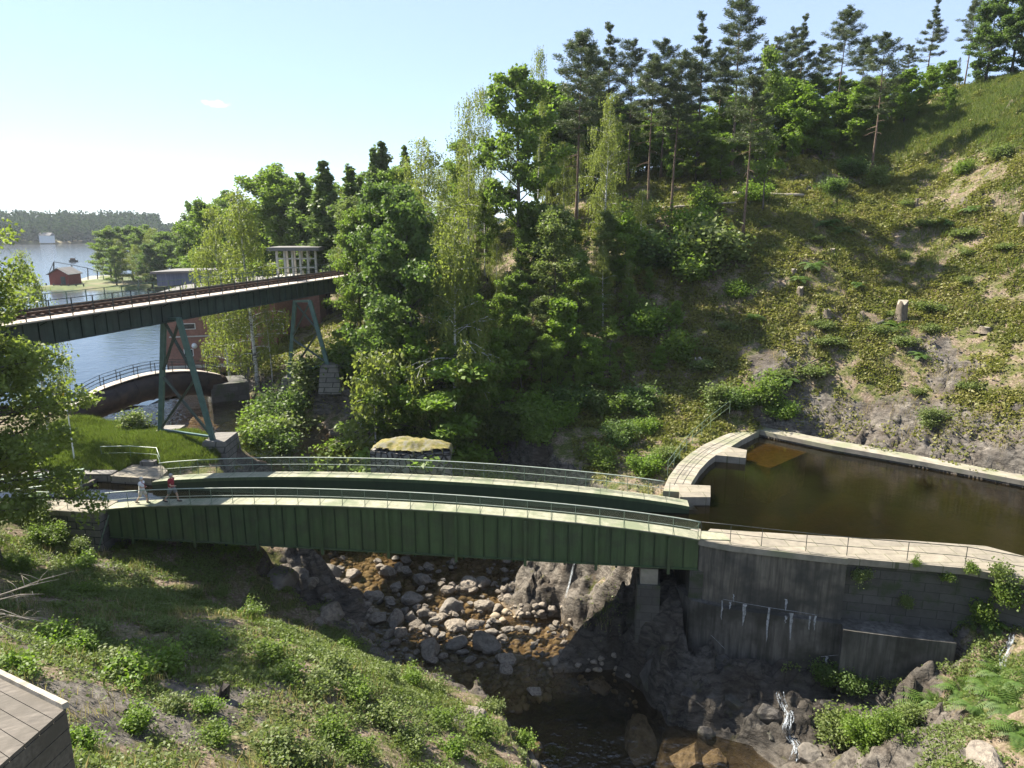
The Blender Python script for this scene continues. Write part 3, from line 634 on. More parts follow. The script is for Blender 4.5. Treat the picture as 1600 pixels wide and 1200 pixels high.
for side in (0, 1):
    yo = 0.0 if side == 0 else AQ_W; sg = 1 if side == 0 else -1          # sg: direction to the trough
    Y = lambda d: yo + sg * d
    def slab(mb, d0, d1, zlo, zhi, xs=XS):
        a, b = sorted((Y(d0), Y(d1)))
        for x0, x1 in zip(xs[:-1], xs[1:]):
            mb.hexa([(x0, a, zlo(x0)), (x1, a, zlo(x1)), (x1, b, zlo(x1)), (x0, b, zlo(x0))], [(x0, a, zhi(x0)), (x1, a, zhi(x1)), (x1, b, zhi(x1)), (x0, b, zhi(x0))])
    def loft(mb, d0, d1, zlo, zhi, xs=XS):
        a, b = sorted((Y(d0), Y(d1))); n = len(xs); vs_ = []; fs = []
        for x in xs: vs_ += [(x, a, zlo(x)), (x, b, zlo(x)), (x, b, zhi(x)), (x, a, zhi(x))]
        for i in range(n - 1):
            k = i * 4
            for j in range(4): fs.append((k + j, k + (j + 1) % 4, k + 4 + (j + 1) % 4, k + 4 + j))
        fs += [(3, 2, 1, 0), tuple((n - 1) * 4 + j for j in range(4))]
        mb.add(vs_, fs)
    mb = MB(); loft(mb, .10, .16, lambda x: AQ_BOT, lambda x: aq_top(x) - .06)
    loft(mb, -.04, .30, lambda x: AQ_BOT - .05, lambda x: AQ_BOT)
    loft(mb, -.02, .10, lambda x: aq_top(x) - .20, lambda x: aq_top(x) - .06)
    g = mb.build('girder', M['green_paint'], aqd)
    # plate stiffeners: a light one every 0.79 m, a deep one every fifth
    n = int(AQ_LEN / .79)
    for i in range(1, n + 1):
        x = i * AQ_LEN / (n + 1); deep = i % 5 == 2; s_ = MB()
        if deep:
            s_.box((x, Y(.0), (AQ_BOT - .35 + aq_top(x) - .21) / 2), (.07, .20, aq_top(x) - .21 - AQ_BOT + .35))
            s_.box((x, Y(-.10), (AQ_BOT - .35 + aq_top(x) - .21) / 2), (.16, .02, aq_top(x) - .21 - AQ_BOT + .33))
        else:
            s_.box((x, Y(.065), (AQ_BOT + .004 + aq_top(x) - .21) / 2), (.05, .07, aq_top(x) - .21 - AQ_BOT - .01))
        s_.build('stiffener', M['green_paint'] if deep else M['green_dark'], g)
    mb = MB(); loft(mb, .86, .90, lambda x: AQ_BOT, lambda x: aq_top(x) - .06); mb.build('trough_wall', M['green_dark'], aqd)
    mb = MB(); loft(mb, -.10, .93, lambda x: aq_top(x) - .06, lambda x: aq_top(x)); wk = mb.build('walkway', M['walk_plate'], aqd)
    mb = MB(); loft(mb, .932, .95, lambda x: aq_top(x) - .20, lambda x: aq_top(x) + .015); mb.build('kerb_angle', M['green_paint'], wk)
    for i in range(1, 26):
        x = i * AQ_LEN / 26; z_ = aq_top(x); a_, b_ = min(Y(-.1), Y(.93)), max(Y(-.1), Y(.93)); mb = MB()
        mb.hexa([(x - .012, a_, z_ + .001), (x + .012, a_, z_ + .001), (x + .012, b_, z_ + .001), (x - .012, b_, z_ + .001)], [(x - .012, a_, z_ + .006), (x + .012, a_, z_ + .006), (x + .012, b_, z_ + .006), (x - .012, b_, z_ + .006)]); mb.build('plate_joint', M['green_dark'], wk)
    # railing
    rl = MB(); ry = -.04; x1_ = AQ_LEN - (0 if side == 0 else 1.0)
    rx = [XS[i] for i in range(73) if XS[i] <= x1_ + .01]
    for hgt, r in ((.98, .028), (.52, .016)): rl.tube([(x, Y(ry), aq_top(x) + hgt) for x in rx], r, 6)
    r_ = rl.build('railing', M['rail_top'], aqd, smooth=True)
    for i in range(27):
        x = .2 + i * (x1_ - .3) / 26; p_ = MB(); p_.tube([(x, Y(ry), aq_top(x) - .02), (x, Y(ry), aq_top(x) + .98)], .018, 5)
        p_.build('post', M['rail_paint'], r_)
    wm = MB(); wires(wm, [(x, Y(ry), aq_top(x)) for x in rx], .08, .96, .10, .0022); wm.build('wire_mesh', M['rail_paint'], r_)
mb = MB(); mb.box((AQ_LEN / 2, AQ_W / 2, AQ_BOT + .03), (AQ_LEN - .02, AQ_W - 1.81, .06)); mb.build('trough_floor', M['green_dark'], aqd)
mb = MB()
for i in range(12):
    x = 1.5 + i * (AQ_LEN - 3) / 11; mb.box((x, AQ_W / 2, AQ_BOT - .18), (.12, AQ_W - .5, .26))
mb.build('cross_beam', M['green_dark'], aqd)
mb = MB(); mb.bar((.2, -.05, -.35), (-.4, -1.0, -3.0), .05); mb.build('stay_rod', M['rail_paint'], aqd)

def wthing(name, label, cat, P, group=None): return thing(name, label, cat, P, 0, group)
# bearing pier under the right end, abutments
pc = aq(AQ_LEN - 2.55, .65)
t = wthing('bridge_pier', 'squat stone bearing pier under the right end of the green aqueduct', 'pier', (pc.x, pc.y, -6)); O = (pc.x, pc.y, -6)
mb = MB(); mb.box((pc.x, pc.y, -2.45), (.95, 1.0, .92), AQ_ANG); mb.build('bearing_block', M['concrete_top'], t, O)
mb = MB(); mb.box((pc.x, pc.y, -4.7), (1.25, 1.3, 3.58), AQ_ANG); mb.build('pier_shaft', M['masonry'], t, O)
pa = aq(AQ_LEN + .1, AQ_W / 2 + .5)
mb = MB(); mb.box((pa.x + .3, pa.y, -4.6), (1.6, AQ_W + 1.2, 5.5), AQ_ANG)
tag(mb.build('abutment', M['masonry']), 'dark masonry abutment in shadow behind the bearing pier', 'abutment')
pl = aq(-1.2, .4)
t = wthing('abutment', 'pale stone abutment carrying the left end of the near aqueduct walkway', 'abutment', (pl.x, pl.y, -3)); O = (pl.x, pl.y, -3)
mb = MB(); mb.prism([tuple(aq(-4.6, -.5))[:2], tuple(aq(-.12, -.6))[:2], tuple(aq(-.12, 1.3))[:2], tuple(aq(-1.6, 1.3))[:2], tuple(aq(-4.6, .9))[:2]], -.34, -.02); mb.build('cap_stone', M['flag_stone'], t, O)
mb = MB(); mb.prism([tuple(aq(-4.4, -.35))[:2], tuple(aq(-.2, -.45))[:2], tuple(aq(-.2, 1.2))[:2], tuple(aq(-1.6, 1.2))[:2], tuple(aq(-4.4, .8))[:2]], -3.8, -.34); mb.build('wall_block', M['stone_block'], t, O)
q_ = aq(-.42, AQ_W / 2); mb = MB(); mb.box((q_.x, q_.y, -2.45), (.55, AQ_W + .6, 2.6), AQ_ANG); mb.build('end_wall', M['masonry'], t, O)
T1 = P0((172, 745), (207, 727), (252, 727), (262, 737), (248, 750), (222, 748))
c0 = T1[0]
t = wthing('stone_quay', 'triangular flagged stone quay at the far left end of the aqueduct', 'quay', (c0.x, c0.y, 0)); O = (c0.x, c0.y, 0)
mb = MB(); mb.prism([(p.x, p.y) for p in T1][::-1], -.3, .06); mb.build('paving', M['flag_stone'], t, O)
mb = MB(); mb.prism([(p.x * .997 - .1, p.y + .02) for p in T1][::-1], -3.2, -.3); mb.build('quay_wall', M['stone_block'], t, O)
mb = MB(); mb.prism([(-25.9, 47.0), (-24.9, 47.0), (-24.9, 47.5), (-25.9, 47.5)], .06, .36); mb.build('block', M['stone_block'], t, O)

# railings made of posts and rails
def railing(name, label, pts, h=1.0, post=1.9, rails=((1.0, .024), (.52, .016)), mat='steel_dark', topmat=None, mesh=False, group=None, cat='railing'):
    pts = [Vector(p) for p in pts]
    t = wthing(name, label, cat, pts[0], group); O = pts[0]
    for hh, r in rails:
        mb = MB(); mb.tube([p + Vector((0, 0, hh * h)) for p in pts], r, 5); mb.build('rail', M[topmat or mat] if hh == rails[0][0] else M[mat], t, O, True)
    for a, b in zip(pts[:-1], pts[1:]):
        n = max(1, round((b - a).length / post))
        for i in range(n + (1 if (b - pts[-1]).length < 1e-6 else 0)):
            p = a.lerp(b, i / n); mb = MB(); mb.tube([p - Vector((0, 0, .04)), p + Vector((0, 0, h))], .02, 5); mb.build('post', M[mat], t, O)
    if mesh:
        wm = MB(); wires(wm, pts, .08, .96 * h, .10, .0022); wm.build('wire_mesh', M[mat], t, O)
    return t
# near quay on the right: cap, upper concrete wall, plinth, masonry wall
c0 = Q_OUT[0]; O = (c0.x, c0.y, 0)
t = wthing('stone_quay', 'broad flagged quay walkway along the near edge of the brown pool', 'quay', O)
mb = MB(); mb.prism([(p.x, p.y) for p in Q_OUT] + [(p.x, p.y) for p in reversed(Q_IN)], -.35, .0); mb.build('paving', M['flag_stone'], t, O)
def offs(pts, d):
    out = []
    for i, p in enumerate(pts):
        a = pts[max(i - 1, 0)]; b = pts[min(i + 1, len(pts) - 1)]; tt = (b - a).normalized(); out.append(Vector((p.x + tt.y * d, p.y - tt.x * d, 0)))
    return out
mb = MB(); qi = offs(Q_IN, .12); mb.prism([(p.x, p.y) for p in qi] + [(p.x, p.y) for p in reversed(offs(Q_IN, .7))], -3.6, -.35); mb.build('pool_wall', M['masonry'], t, O)
mb = MB(); mb.prism([tuple(aq(AQ_LEN + .02, -.11))[:2], tuple(aq(AQ_LEN + 1.6, -.05))[:2], tuple(aq(AQ_LEN + 1.35, .9))[:2], tuple(aq(AQ_LEN + .02, .93))[:2]], .004, .05); mb.build('landing_plate', M['walk_plate'], t, O)
def resample(pts, n):
    cum = [0]
    for a, b in zip(pts[:-1], pts[1:]): cum.append(cum[-1] + (b - a).length)
    out = []
    for k in range(n):
        s = cum[-1] * k / (n - 1)
        for i in range(len(cum) - 1):
            if s <= cum[i + 1] + 1e-9: out.append(pts[i].lerp(pts[i + 1], (s - cum[i]) / (cum[i + 1] - cum[i]))); break
    return out
UP = resample(Q_OUT[:5], 14)
end0 = UP[0] + Vector((-.12, 1.3, 0))
t = wthing('retaining_wall', 'streaked board marked concrete wall curving below the quay in two tiers', 'wall', (UP[0].x, UP[0].y, -4)); O = (UP[0].x, UP[0].y, -4)
up = [end0] + [p + Vector((0, -.0, 0)) for p in UP]
mb = MB(); mb.prism([(p.x, p.y) for p in offs(up, -.05)] + [(p.x, p.y) for p in reversed(offs(up, -1.2))], -3.55, -.36); mb.build('upper_wall', M['concrete_face'], t, O)
mb = MB(); mb.prism([(p.x, p.y) for p in offs(up, .05)] + [(p.x, p.y) for p in reversed(offs(up, -.5))], -.352, -.02)
mb.build('coping', M['concrete_top'], t, O)
LOWP = UP + [px(1340, 874, z=0), px(1420, 882, z=0), px(1497, 889, z=0)]
lo = [end0 + Vector((-.35, .2, 0))] + LOWP
lout = offs(lo, .42)
mb = MB(); mb.prism([(p.x, p.y) for p in offs(lo, .38)] + [(p.x, p.y) for p in reversed(offs(lo, -1.6))], -9.2, -3.50); plinth = mb.build('plinth', M['concrete_low'], t, O)
lb = LOWP[-4:]; mb = MB(); mb.prism([(p.x, p.y) for p in offs(lb, 1.05)] + [(p.x, p.y) for p in reversed(offs(lb, .385))], -6.9, -3.42); mb.build('ledge_block', M['concrete_low'], t, O)
# lime streaks on the concrete
rng = random.Random(4)
def streak(u, v0, v1, wpx, zoff):
    """lime deposit hugging the wall below a seam"""
    best = None
    base = offs(LOWP, zoff + .0)
    for a, b in zip(base[:-1], base[1:]):
        for k in range(12):
            p = a.lerp(b, k / 12); uu, vv = proj((p.x, p.y, -3.6))
            if best is None or abs(uu - u) < best[0]: best = (abs(uu - u), p, (b - a).normalized())
    p, tt = best[1], best[2]
    z0 = px(u, v0, Y=p.y).z; z1 = px(u, v1, Y=p.y).z
    mb = MB(); nrm = Vector((tt.y, -tt.x, 0)); n = 7; w = wpx / 46
    L = []; Rr = []
    for i in range(n + 1):
        f = i / n; ww = w * (1 - f) ** .6 * rng.uniform(.6, 1.2) * .5 + .008; c = p + nrm * .012 + tt * rng.uniform(-.03, .03); z = z0 + (z1 - z0) * f
        L.append(Vector((c.x, c.y, z)) - tt * ww); Rr.append(Vector((c.x, c.y, z)) + tt * ww)
    mb.strip(Rr, L); mb.build('lime_streak', M['lime'], t, O)
for u, v0, v1, w_ in ((1128, 938, 968, 4), (1140, 940, 952, 4), (1163, 944, 978, 8), (1201, 950, 1002, 6), (1236, 958, 1000, 8), (1228, 962, 974, 5), (1266, 962, 984, 4), (1273, 962, 985, 5)): streak(u, v0, v1, w_, .40)
for u, v0, v1, w_ in ((1145, 928, 940, 3), (1226, 936, 954, 6), (1298, 1025, 1042, 5), (1262, 1045, 1052, 4), (1304, 1046, 1068, 4), (1401, 1038, 1046, 4), (1420, 1037, 1043, 4)): streak(u, v0, v1, w_, .40 if v0 > 960 else -.045)
def crack(q, zoff):
    mb = MB(); base = offs(LOWP, zoff)
    pts = []
    for u, v in q:
        best = None
        for a, b in zip(base[:-1], base[1:]):
            for k in range(12):
                p = a.lerp(b, k / 12); uu, vv = proj((p.x, p.y, -5.5))
                if best is None or abs(uu - u) < best[0]: best = (abs(uu - u), p)
        p = best[1]; pts.append(Vector((p.x, p.y - .006, px(u, v, Y=p.y).z)))
    mb.tube(pts, .009, 4); mb.build('lime_crack', M['lime'], t, O)
crack([(1110, 992), (1120, 1001), (1134, 1014)], .40); crack([(1283, 1026), (1300, 1024), (1312, 1023), (1325, 1020)], .40); crack([(1262, 1049), (1280, 1046), (1300, 1044), (1325, 1048)], .40)
crack([(1345, 1048), (1362, 1044), (1384, 1033), (1410, 1037), (1440, 1038), (1465, 1036)], .40)
crack([(1125, 936), (1160, 943), (1200, 950), (1240, 956), (1270, 961)], .40)
MS = resample(Q_OUT[4:], 12)
t = wthing('stone_wall', 'dark old masonry wall with plants growing from its joints under the quay', 'wall', (MS[0].x, MS[0].y, -4)); O = (MS[0].x, MS[0].y, -4)
mb = MB(); mb.prism([(p.x, p.y) for p in offs(MS, -.28)] + [(p.x, p.y) for p in reversed(offs(MS, -1.3))], -6.5, -.37); mb.build('masonry', M['masonry'], t, O)
# quay railing
qr = [aq(AQ_LEN + .05, -.05, 0)] + [Vector((p.x, p.y, 0)) for p in offs(Q_OUT, -.30)[1:]]
railing('quay_railing', 'thin two rail steel railing along the flagged quay by the pool', qr, 1.0, 2.4, ((1.0, .022), (.5, .015)), 'steel_dark')
# curved far quay
O = (C_OUT[0].x, C_OUT[0].y, 0)
t = wthing('curved_quay', 'curved stone block quay sweeping round the left end of the brown pool', 'quay', O)
mb = MB(); mb.prism([(p.x, p.y) for p in C_IN] + [(p.x, p.y) for p in reversed(C_OUT)], -3.6, .02); mb.build('quay_wall', M['concrete_top'], t, O)
mb = MB()
for f in (.36, .68):
    mb.tube([a.lerp(b, f) + Vector((0, 0, .022)) for a, b in zip(resample(C_OUT, 16), resample(C_IN, 16))], .022, 4)
for a, b in list(zip(resample(C_OUT, 20), resample(C_IN, 20)))[1:-1]: mb.tube([a.lerp(b, .05) + Vector((0, 0, .022)), a.lerp(b, .95) + Vector((0, 0, .022))], .014, 4)
mb.build('joint', M['steel_dark'], t, O)
b1 = P0((1118, 712), (1165, 716.5), (1167, 704), (1141, 699))
mb = MB(); mb.prism([(p.x, p.y) for p in b1], -3.6, .05); mb.build('jetty_block', M['flag_stone'], t, O)
b2 = P0((1062, 779), (1110, 779), (1110, 761), (1060, 759))
mb = MB(); mb.prism([(p.x, p.y) for p in b2], -3.6, .10); mb.build('corner_block', M['flag_stone'], t, O)
b3 = P0((1036, 768), (1061, 769.5), (1061, 760), (1040, 757))
mb = MB(); mb.prism([(p.x, p.y) for p in b3], -3.6, .045); mb.build('end_step', M['concrete_top'], t, O)
O = (B_OUT[0].x, B_OUT[0].y, 0)
t = wthing('pool_wall', 'long narrow pale concrete wall along the rock side of the pool', 'wall', O)
mb = MB(); mb.prism([(p.x, p.y) for p in B_IN] + [(p.x, p.y) for p in reversed(B_OUT)], -.30, .03); mb.build('coping', M['concrete_top'], t, O)
mb = MB(); mb.prism([(p.x, p.y) for p in offs(B_IN, -.10)] + [(p.x, p.y) for p in reversed(offs(B_OUT, .02))], -3.6, -.30); mb.build('wall_face', M['masonry'], t, O)
mb = MB(); sh_ = P0((1142, 700), (1205, 716), (1262, 692), (1190, 676))
mb.prism([(p.x, p.y) for p in sh_], -3.5, -.75); tag(mb.build('sunken_ledge', M['ledge']), 'sunlit amber stone ledge just under the water in the pool corner', 'ledge')
railing('path_railing', 'curving green wire fence climbing the bank outside the curved quay', [px(1043, 742, z=.0), px(1062, 716, z=.1), px(1082, 692, z=.3), px(1110, 668, z=.9), px(1140, 645, z=1.8)], 1.0, 1.9, ((1.0, .018), (.5, .014)), 'rail_paint')

# ------------------------------------------------------------------ left bank: lock rails, gate
railing('handrail', 'pale green handrail enclosing the triangular stone quay beside the grass', [px(160, 703 + 18, z=.1), px(205, 700 + 20, z=.15), px(247, 704 + 19, z=.1), px(252, 728 + 10, z=.05)], 1.1, 1.6, ((1.0, .03), (.55, .024)), 'rail_paint', 'rail_top')
railing('handrail', 'short pale handrail at the left stone abutment by the walkers', [aq(-4.4, -.25, 0), aq(-2.2, -.3, 0), aq(.1, -.06, 0)], 1.0, 1.4, ((1.0, .022), (.5, .016)), 'rail_paint', 'rail_top')
gp = Vector((-31.0, 43.4, 0)); O = gp
t = wthing('lock_gate', 'wooden lock gate with long balance beam across the canal behind the tree', 'gate', gp)
mb = MB(); mb.bar((-28.4, 43.0, -.9), (-28.4, 43.0, .3), .3); mb.bar((-28.6, 41.0, -1.2), (-28.0, 45.2, -1.2), .2, 2.0); mb.build('gate_leaf', M['wood_grey'], t, O)
mb = MB(); mb.bar((-33.2, 42.1, .55), (-28.3, 44.6, .55), .32); mb.build('balance_beam', M['rail_paint'], t, O)
mb = MB(); mb.bar((-32.9, 41.2, .75), (-28.0, 43.6, .75), .12); mb.bar((-32.9, 41.2, .2), (-28.0, 43.6, .2), .12)
for f in (0, .33, .66, 1): a = Vector((-32.9, 41.2, -.3)).lerp(Vector((-28, 43.6, -.3)), f); mb.bar(a, a + Vector((0, 0, 1.05)), .08)
mb.build('footbridge_rail', M['rail_top'], t, O)
mb = MB(); mb.prism([(-42, 46.9), (-33, 45.3), (-26.9, 45.2), (-26.9, 46.0), (-33, 46.1), (-42, 47.8)], -3, .12); tag(mb.build('canal_wall', M['stone_block']), 'low stone wall on the far side of the canal left of the quay', 'wall')
mb = MB(); mb.prism([(-42, 41.4), (-33, 40.1), (-28.6, 39.6), (-28.6, 40.3), (-33, 41.0), (-42, 42.4)], -3, .1); tag(mb.build('canal_wall', M['stone_block']), 'low stone wall on the near side of the canal under the big tree', 'wall')
# flag
fp = px(108, 660, Y=47); fp.z = .2
t = wthing('flagpole', 'slim pole with a hanging blue and yellow flag behind the leafy tree', 'flag', fp); O = fp
ft = px(108, 606, Y=47)
mb = MB(); mb.tube([fp, Vector((fp.x, fp.y, ft.z + .3))], [.05, .03], 6); mb.build('pole', M['white_paint'], t, O)
def hang(name, z0, z1, mat):
    mb = MB(); A = []; B = []
    for i in range(7):
        f = i / 6; x = fp.x - .05 - .75 * f; yy = fp.y + .10 * math.sin(f * 7); A.append(Vector((x, yy, z0 - .55 * f))); B.append(Vector((x, yy, z1 - .55 * f)))
    mb.strip(A, B); mb.strip([p + Vector((0, .012, 0)) for p in B], [p + Vector((0, .012, 0)) for p in A]); mb.build(name, M[mat], t, O)
zt = ft.z + .15
hang('blue_band', zt - .42, zt, 'flag_blue'); hang('yellow_band', zt - .62, zt - .425, 'flag_yellow'); hang('blue_band', zt - 1.05, zt - .625, 'flag_blue')
# old stone pier in the river
sp = [px(u, v, z=-.2) for u, v in ((578, 706), (640, 712), (703, 708), (706, 697), (640, 690), (592, 694))]
sc = sum(sp, Vector()) / 6; O = (sc.x, sc.y, -4)
t = wthing('stone_pier', 'ruined rough stone pier with mossy brown top behind the far railing', 'pier', O)
mb = MB(); mb.prism([(p.x, p.y) for p in sp], -4.5, -.15); so = mb.build('pier_wall', None, t, O); 
def rubble_wall_mat():
    m, n, l, p, out = newmat('rubble_stone'); tc = n.new('ShaderNodeTexCoord'); v = n.new('ShaderNodeTexVoronoi'); v.inputs['Scale'].default_value = 1.9
    v2 = n.new('ShaderNodeTexVoronoi'); v2.feature = 'DISTANCE_TO_EDGE'; v2.inputs['Scale'].default_value = 1.9
    l.new(tc.outputs['Object'], v.inputs['Vector']); l.new(tc.outputs['Object'], v2.inputs['Vector'])
    c = mix(n, l, v.outputs['Color'], (.13, .12, .11), (.26, .24, .22)); g_ = ramp(n, l, v2.outputs['Distance'], [(.02, .12), (.14, 1.)])
    l.new(mix(n, l, 1.0, c, g_.outputs[0], 'MULTIPLY'), p.inputs['Base Color']); bump(n, l, g_.outputs[0], p, 1, .1); p.inputs['Roughness'].default_value = .9; return m
M['rubble'] = rubble_wall_mat(); so.data.materials.append(M['rubble'])
n_ = 26; V = []; Fq = []
bb = [min(p.x for p in sp), max(p.x for p in sp), min(p.y for p in sp), max(p.y for p in sp)]
xs_ = np.linspace(bb[0] - .1, bb[1] + .1, n_ * 2); ys_ = np.linspace(bb[2] - .1, bb[3] + .1, n_); XX, YY = np.meshgrid(xs_, ys_)
ins = inpoly(XX.ravel(), YY.ravel(), [(p.x, p.y) for p in sp]).reshape(XX.shape); dd = distpoly(XX.ravel(), YY.ravel(), [(p.x, p.y) for p in sp]).reshape(XX.shape)
ZZ = np.where(ins, -.12 + .5 * np.minimum(dd, 1) + .35 * fbm(XX * 1.8, YY * 1.8, 4, 3), -.3)
mo = gridmesh('moss_top', XX - O[0], YY - O[1], ZZ - O[2], M['moss'], {}, ins); mo.parent = t
# ------------------------------------------------------------------ railway bridge
RA = px(110, 492, z=11.2); RB = px(530, 432, z=11.2)
RANG = math.atan2(RB.y - RA.y, RB.x - RA.x)
rb = thing('railway_bridge', 'grey green steel plate girder railway bridge on trestles high over the river', 'bridge', (RA.x, RA.y, 0), RANG)
RL0 = -14.0; RL1 = (RB - RA).length + 6; RW_ = 3.4; GD = 1.30                     # local +x along, local -y faces the camera
for yy in (0.6, RW_ - .6):
    mb = MB(); mb.box(((RL0 + RL1) / 2, yy, 11.05 - GD / 2 - .1), (RL1 - RL0, .05, GD)); mb.box(((RL0 + RL1) / 2, yy, 11.05 - GD - .12), (RL1 - RL0, .42, .05)); mb.box(((RL0 + RL1) / 2, yy, 10.975), (RL1 - RL0, .40, .05))
    g = mb.build('girder', M['bridge_paint'], rb)
    i = 0; x = RL0 + .5
    while x < RL1 and yy < 1:
        s_ = MB(); s_.box((x, yy - .075, 11.05 - GD / 2 - .1), (.07, .1, GD - .03)); s_.build('stiffener', M['bridge_paint'], g); x += .98
mb = MB(); mb.box(((RL0 + RL1) / 2, .42, 11.12), (RL1 - RL0, 1.05, .09)); wk = mb.build('walkway', M['deck_wood'], rb)
mb = MB(); x = RL0 + .6
while x < RL1: mb.bar((x, -.05, 11.0), (x, .55, 10.75), .06); x += 1.96
mb.build('bracket', M['bridge_paint'], wk)
mb = MB(); mb.box(((RL0 + RL1) / 2, RW_ / 2 + .5, 11.10), (RL1 - RL0, 2.3, .10)); mb.build('deck', M['rust'], rb)
mb = MB(); x = RL0 + .3
while x < RL1: mb.box((x, RW_ / 2 + .6, 11.23), (.22, 2.1, .16)); x += .62
mb.build('sleeper', M['rust'], rb)
for yy in (1.60, 3.02):
    mb = MB(); mb.box(((RL0 + RL1) / 2, yy, 11.39), (RL1 - RL0, .07, .15)); mb.build('rail', M['rust'], rb)
for yy, tone in ((-.04, 'steel_dark'), (RW_ + .2, 'rail_paint')):
    mb = MB()
    for h_ in (1.05, .62, .25): mb.tube([(RL0, yy, 11.16 + h_), (RL1, yy, 11.16 + h_)], .022, 5)
    r_ = mb.build('railing', M[tone], rb); x = RL0 + .2
    while x < RL1:
        p_ = MB(); p_.box((x, yy, 11.16 + .52), (.05, .05, 1.06)); p_.build('post', M[tone], r_); x += 1.55
def trestle(rl, tops, bots, Yt):
    """legs given by picture points at their depth"""
    tr = empty('trestle', (0, 0, 0), 0, rb); tr.matrix_parent_inverse = Matrix.Translation((0, 0, 0))
    inv = Matrix.Translation((RA.x, RA.y, 0)) @ Matrix.Rotation(RANG, 4, 'Z'); inv = inv.inverted()
    def add(mbx, name, mat, par):
        mbx.v = [tuple(inv @ Vector(v)) for v in mbx.v]; return mbx.build(name, M[mat], par)
    TT = [px(u, v, Y=y) for u, v, y in tops]; BB = [px(u, v, Y=y) for u, v, y in bots]
    for sgn in (0,):                                      # one splayed frame across the track
        off = Vector((math.cos(RANG), math.sin(RANG), 0)) * (.0 if sgn == 0 else 1.5)
        for a, b in zip(TT, BB):
            m_ = MB(); m_.bar(a + off, b + off, .34, .30, (0, 1, 0)); add(m_, 'leg', 'trestle_paint', tr)
        L = lambda i, f: TT[i].lerp(BB[i], f) + off
        for f0, f1 in ((.02, .46), (.48, .97)):
            for i in (0, 1):
                m_ = MB(); m_.bar(L(i, f0), L(1 - i, f1), .16, .16, (0, 1, 0)); add(m_, 'brace', 'bridge_paint', tr)
        m_ = MB(); m_.bar(L(0, .97), L(1, .97), .14, .18, (0, 1, 0)); m_.bar(L(0, .005), L(1, .005), .2, .24, (0, 1, 0)); add(m_, 'strut', 'trestle_paint', tr)
    for b in BB:
        m_ = MB(); o = b + Vector((math.cos(RANG), math.sin(RANG), 0)) * .75
        m_.hexa([o + Vector((x, y, -2.6)) for x, y in ((-1.0, -1.6), (1.1, -1.5), (1.1, 1.6), (-1.0, 1.5))], [o + Vector((x, y, .05)) for x, y in ((-.75, -1.3), (.85, -1.2), (.85, 1.3), (-.75, 1.2))])
        add(m_, 'footing', 'stone_block', tr)
    return tr
trestle(0, ((256, 497, 51.3), (279, 497, 50.2)), ((251, 676, 53.5), (333, 688, 50.6)), 51)
trestle(1, ((461, 470, 66.0), (484, 470, 65.0)), ((452, 590, 67.0), (512, 570, 64.5)), 66)
# ------------------------------------------------------------------ dark arched pipe with a footway on it
q = [px(95, 668, Y=60), px(150, 634, Y=61.5), px(190, 618, Y=63), px(230, 606, Y=65), px(270, 600, Y=67), px(310, 599, Y=69), px(345, 604, Y=71)]
def smooth_pts(P, n=28):
    out = []
    for k in range(n):
        s = k / (n - 1) * (len(P) - 1); i = min(int(s), len(P) - 2); f = s - i
        p0, p1, p2, p3 = P[max(i - 1, 0)], P[i], P[i + 1], P[min(i + 2, len(P) - 1)]
        out.append(.5 * ((2 * p1) + (p2 - p0) * f + (2 * p0 - 5 * p1 + 4 * p2 - p3) * f * f + (3 * p1 - p0 - 3 * p2 + p3) * f ** 3))
    return out
sq = smooth_pts(q); O = q[1]
t = wthing('pipe_bridge', 'thick dark riveted pipe arching over the river with a railed footway on top', 'pipe', O)
mb = MB(); mb.tube(sq, 1.2, 20); pm_ = mb.build('pipe', M['pipe'], t, O, True)
mb = MB()
for i in range(2, 27, 3):
    d_ = (sq[i + 1] - sq[i - 1]).normalized() * .06; mb.tube([sq[i] - d_, sq[i] + d_], 1.25, 20)
mb.build('flange', M['pipe'], pm_, O)
mb = MB()
A = [p + Vector((-.45, .35, 1.26)) for p in sq]; B = [p + Vector((.35, -.45, 1.26)) for p in sq]
for a0, a1, b0, b1_ in zip(A[:-1], A[1:], B[:-1], B[1:]): dz = Vector((0, 0, .07)); mb.hexa([a0, b0, b1_, a1], [a0 + dz, b0 + dz, b1_ + dz, a1 + dz])
mb.build('footway', M['deck_wood'], t, O)
for side in (A, B):
    mb = MB()
    for h_ in (1.05, .75, .42): mb.tube([p + Vector((0, 0, h_)) for p in side], .022, 5)
    r_ = mb.build('railing', M['steel_dark'], t, O)
    for i in range(0, 28, 3): p_ = MB(); p_.bar(side[i], side[i] + Vector((0, 0, 1.08)), .05); p_.build('post', M['steel_dark'], r_, O)
# dark abutment wall of the pipe on the right
aw = px(345, 604, Y=71)
mb = MB(); mb.box((aw.x + .5, aw.y + .5, aw.z - 2.4), (3.6, 4, 6.0), .5); tag(mb.build('abutment', M['masonry']), 'dark stone abutment where the arched pipe enters the right bank', 'abutment')
for k, (u, v) in enumerate(((205, 655), (225, 650))):
    pass
